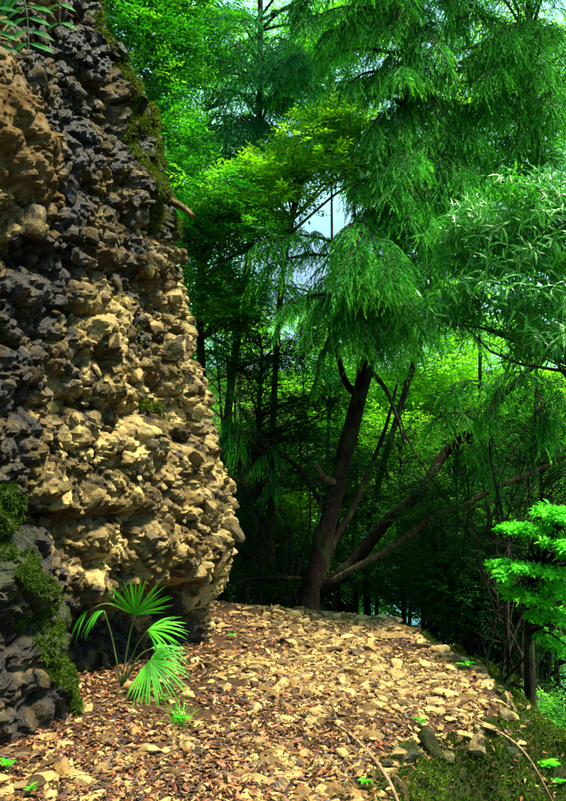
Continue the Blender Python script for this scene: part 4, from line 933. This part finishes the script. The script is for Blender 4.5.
# ------------------------------------------------------------------ small things on the path
def seedling(px, py, n, L, label, mat=G_LIME, h=.05):
    d = EYE * F / (py - HZ); x = (px - 283) * d / F
    for _ in range(30):                                # walk down to where the line of sight meets the slope
        d = .5 * d + .5 * (EYE - gz(x, d)) * F / (py - HZ); x = (px - 283) * d / F
    base = np.array([x, d, gz(x, d)]); root = ob("seedling", None, loc=base, label=label, cat="seedling", group="small green seedlings on the path")
    V_, T_ = tube([base, base + [0, 0, h * .5], base + [.005, 0, h]], [.002, .0016, .001], 4); part("stem", V_, T_, STALK, root, True, {"tone": np.full(len(V_), .5)})
    for k in range(n):
        a = k * 2.4; D = np.array([math.cos(a), math.sin(a), .35 + .3 * rng.random()]); V_, T_, q_ = leaves((base + [0, 0, h * rng.uniform(.5, 1)])[None], D[None], np.array([[0, 0, 1.]]), L * rng.uniform(.7, 1.1), L * .45, .25, .12, True, np.array([rng.random()]))
        part("leaf", V_, T_, mat, root, False, {"tone": q_})
for (px, py, n, L, lb) in [(62, 711, 9, .05, "round-leaved green seedling cluster just below the wet mossy foot of the rock"), (6, 773, 7, .055, "green seedling at the very edge beside the big pale boulder"),
                           (466, 671, 10, .07, "flat green seedling among the slabs near the crest's bend"), (182, 727, 6, .06, "thin green seedling in the leaves under the palm's lowest frond"),
                           (365, 792, 8, .045, "small green seedling where the stones end and the bank moss begins"), (232, 640, 6, .05, "tiny green seedling close to the rock corner by the crest"),
                           (420, 728, 5, .05, "green seedling growing on the mossy bank rim stones"), (165, 705, 5, .04, "little green seedling between palm and path stones"), (30, 798, 6, .04, "green seedling in front of the big pale boulder"), (545, 772, 14, .09, "large-leaved seedling on the steep mossy bank beyond the short dry root"), (556, 790, 10, .08, "second leafy seedling low on the mossy bank")]:
    seedling(px, py, n, L, lb)
# grass tuft by the palm
gb = W(178, 722, 4.2); gb[2] = gz(gb[0], gb[1]); n = 40
gr = leaves(gb + rng.normal(size=(n, 3)) * [.03, .03, 0], nrm(np.column_stack([rng.normal(size=n) * .5, rng.normal(size=n) * .5, np.ones(n)])), rdir(n), rng.uniform(.06, .16, n), .005, .5, .1, True)
ob("grass_tuft", to_mesh("grass_tuft", gr[0] - gb, gr[1], G_LIME, False, {"tone": gr[2]}), loc=gb, label="thin tuft of grass in front of the fan palm", cat="grass")
tw_ = []; q = pick_path(170, False)
for x_, y_ in q:
    a_ = rng.uniform(0, 6.3); l_ = rng.uniform(.04, .16); z_0 = gz(x_, y_) + .018; v_ = np.array([math.cos(a_), math.sin(a_), rng.normal() * .08])
    c_ = np.array([x_, y_, z_0]); tw_.append(tube([c_, c_ + v_ * l_ * .5 + rng.normal(size=3) * .006, c_ + v_ * l_], [.002, .003, .0012], 5, 5))
V_, T_ = merge(tw_); ob("fallen_twigs", to_mesh("fallen_twigs", V_, T_, DRY, True), kind='stuff', label="thin dry twigs scattered among the stones of the path", cat="twigs")
# dry stem down the bank
def lay(pts): 
    o_ = []
    for x, y, h in pts: o_.append([x, y, gz(x, y) + h])
    return np.array(o_)
st_ = lay([(.28, 4.15, .02), (.38, 3.85, .03), (.5, 3.6, .05), (.56, 3.35, .06), (.55, 3.1, .06)]); V_, T_ = tube(st_, [.007, .009, .010, .009, .006], 7, 30, .2, 9)
o = ob("dry_stem", to_mesh("dry_stem", V_ - st_[0], T_, DRY, True), loc=st_[0], label="pale dry stem lying over the path edge and down the mossy bank", cat="stick")
st_ = lay([(1.1, 4.35, .03), (1.32, 4.2, .04), (1.5, 4.05, .05)]); V_, T_ = tube(st_, [.005, .007, .004], 6, 16, .2, 9)
o = ob("dry_stem", to_mesh("dry_stem", V_ - st_[0], T_, DRY, True), loc=st_[0], label="short dry root crossing the bank below the rim boulders", cat="stick")
# broken root sticking out of the cliff edge
r0_ = W(168, 200, 5.9); V_, T_ = tube([r0_, W(182, 207, 5.75), W(193, 216, 5.65)], [.03, .025, .018], 8, 14, .2, 12)
ob("root", to_mesh("root", V_ - r0_, T_, BARK_L, True), loc=r0_, label="broken woody root sticking out of the upper rock edge", cat="root")
# orange leaves caught on the rock
k = [int(np.argmin((CV[:, 0] / CV[:, 1] - (x - 283) / F) ** 2 + ((CV[:, 2] - EYE) / CV[:, 1] - (HZ - y) / F) ** 2 + 9 * ((u_ < 2.2) | (u_ > 6.2)))) for x, y in ((57, 353), (53, 368), (38, 420), (200, 412))]
for kk, (L, lb) in zip(k, ((.075, "bright orange dead leaf stuck on the dark rock, upper of two"), (.06, "orange dead leaf stuck on the dark rock just under another"), (.05, "small rusty dead leaf caught in the rock face below the orange pair"), (.04, "tiny brown dead leaf near the rock's outer edge"))):
    V_, T_, q_ = leaves((CV[kk] + [.03, -.06, .02])[None], np.array([[-.4, -.1, -.9]]), np.array([[.5, -.8, .2]]), L, L * .35, .2, .2, True, np.array([.5]))
    ob("dead_leaf", to_mesh("dead_leaf", V_ - CV[kk], T_, LITTER, False, {"tone": q_}), loc=CV[kk], label=lb, cat="leaf")

print("objects", len(bpy.data.objects), "tris", sum(len(m_.loops) - 2 * len(m_.polygons) for m_ in bpy.data.meshes))
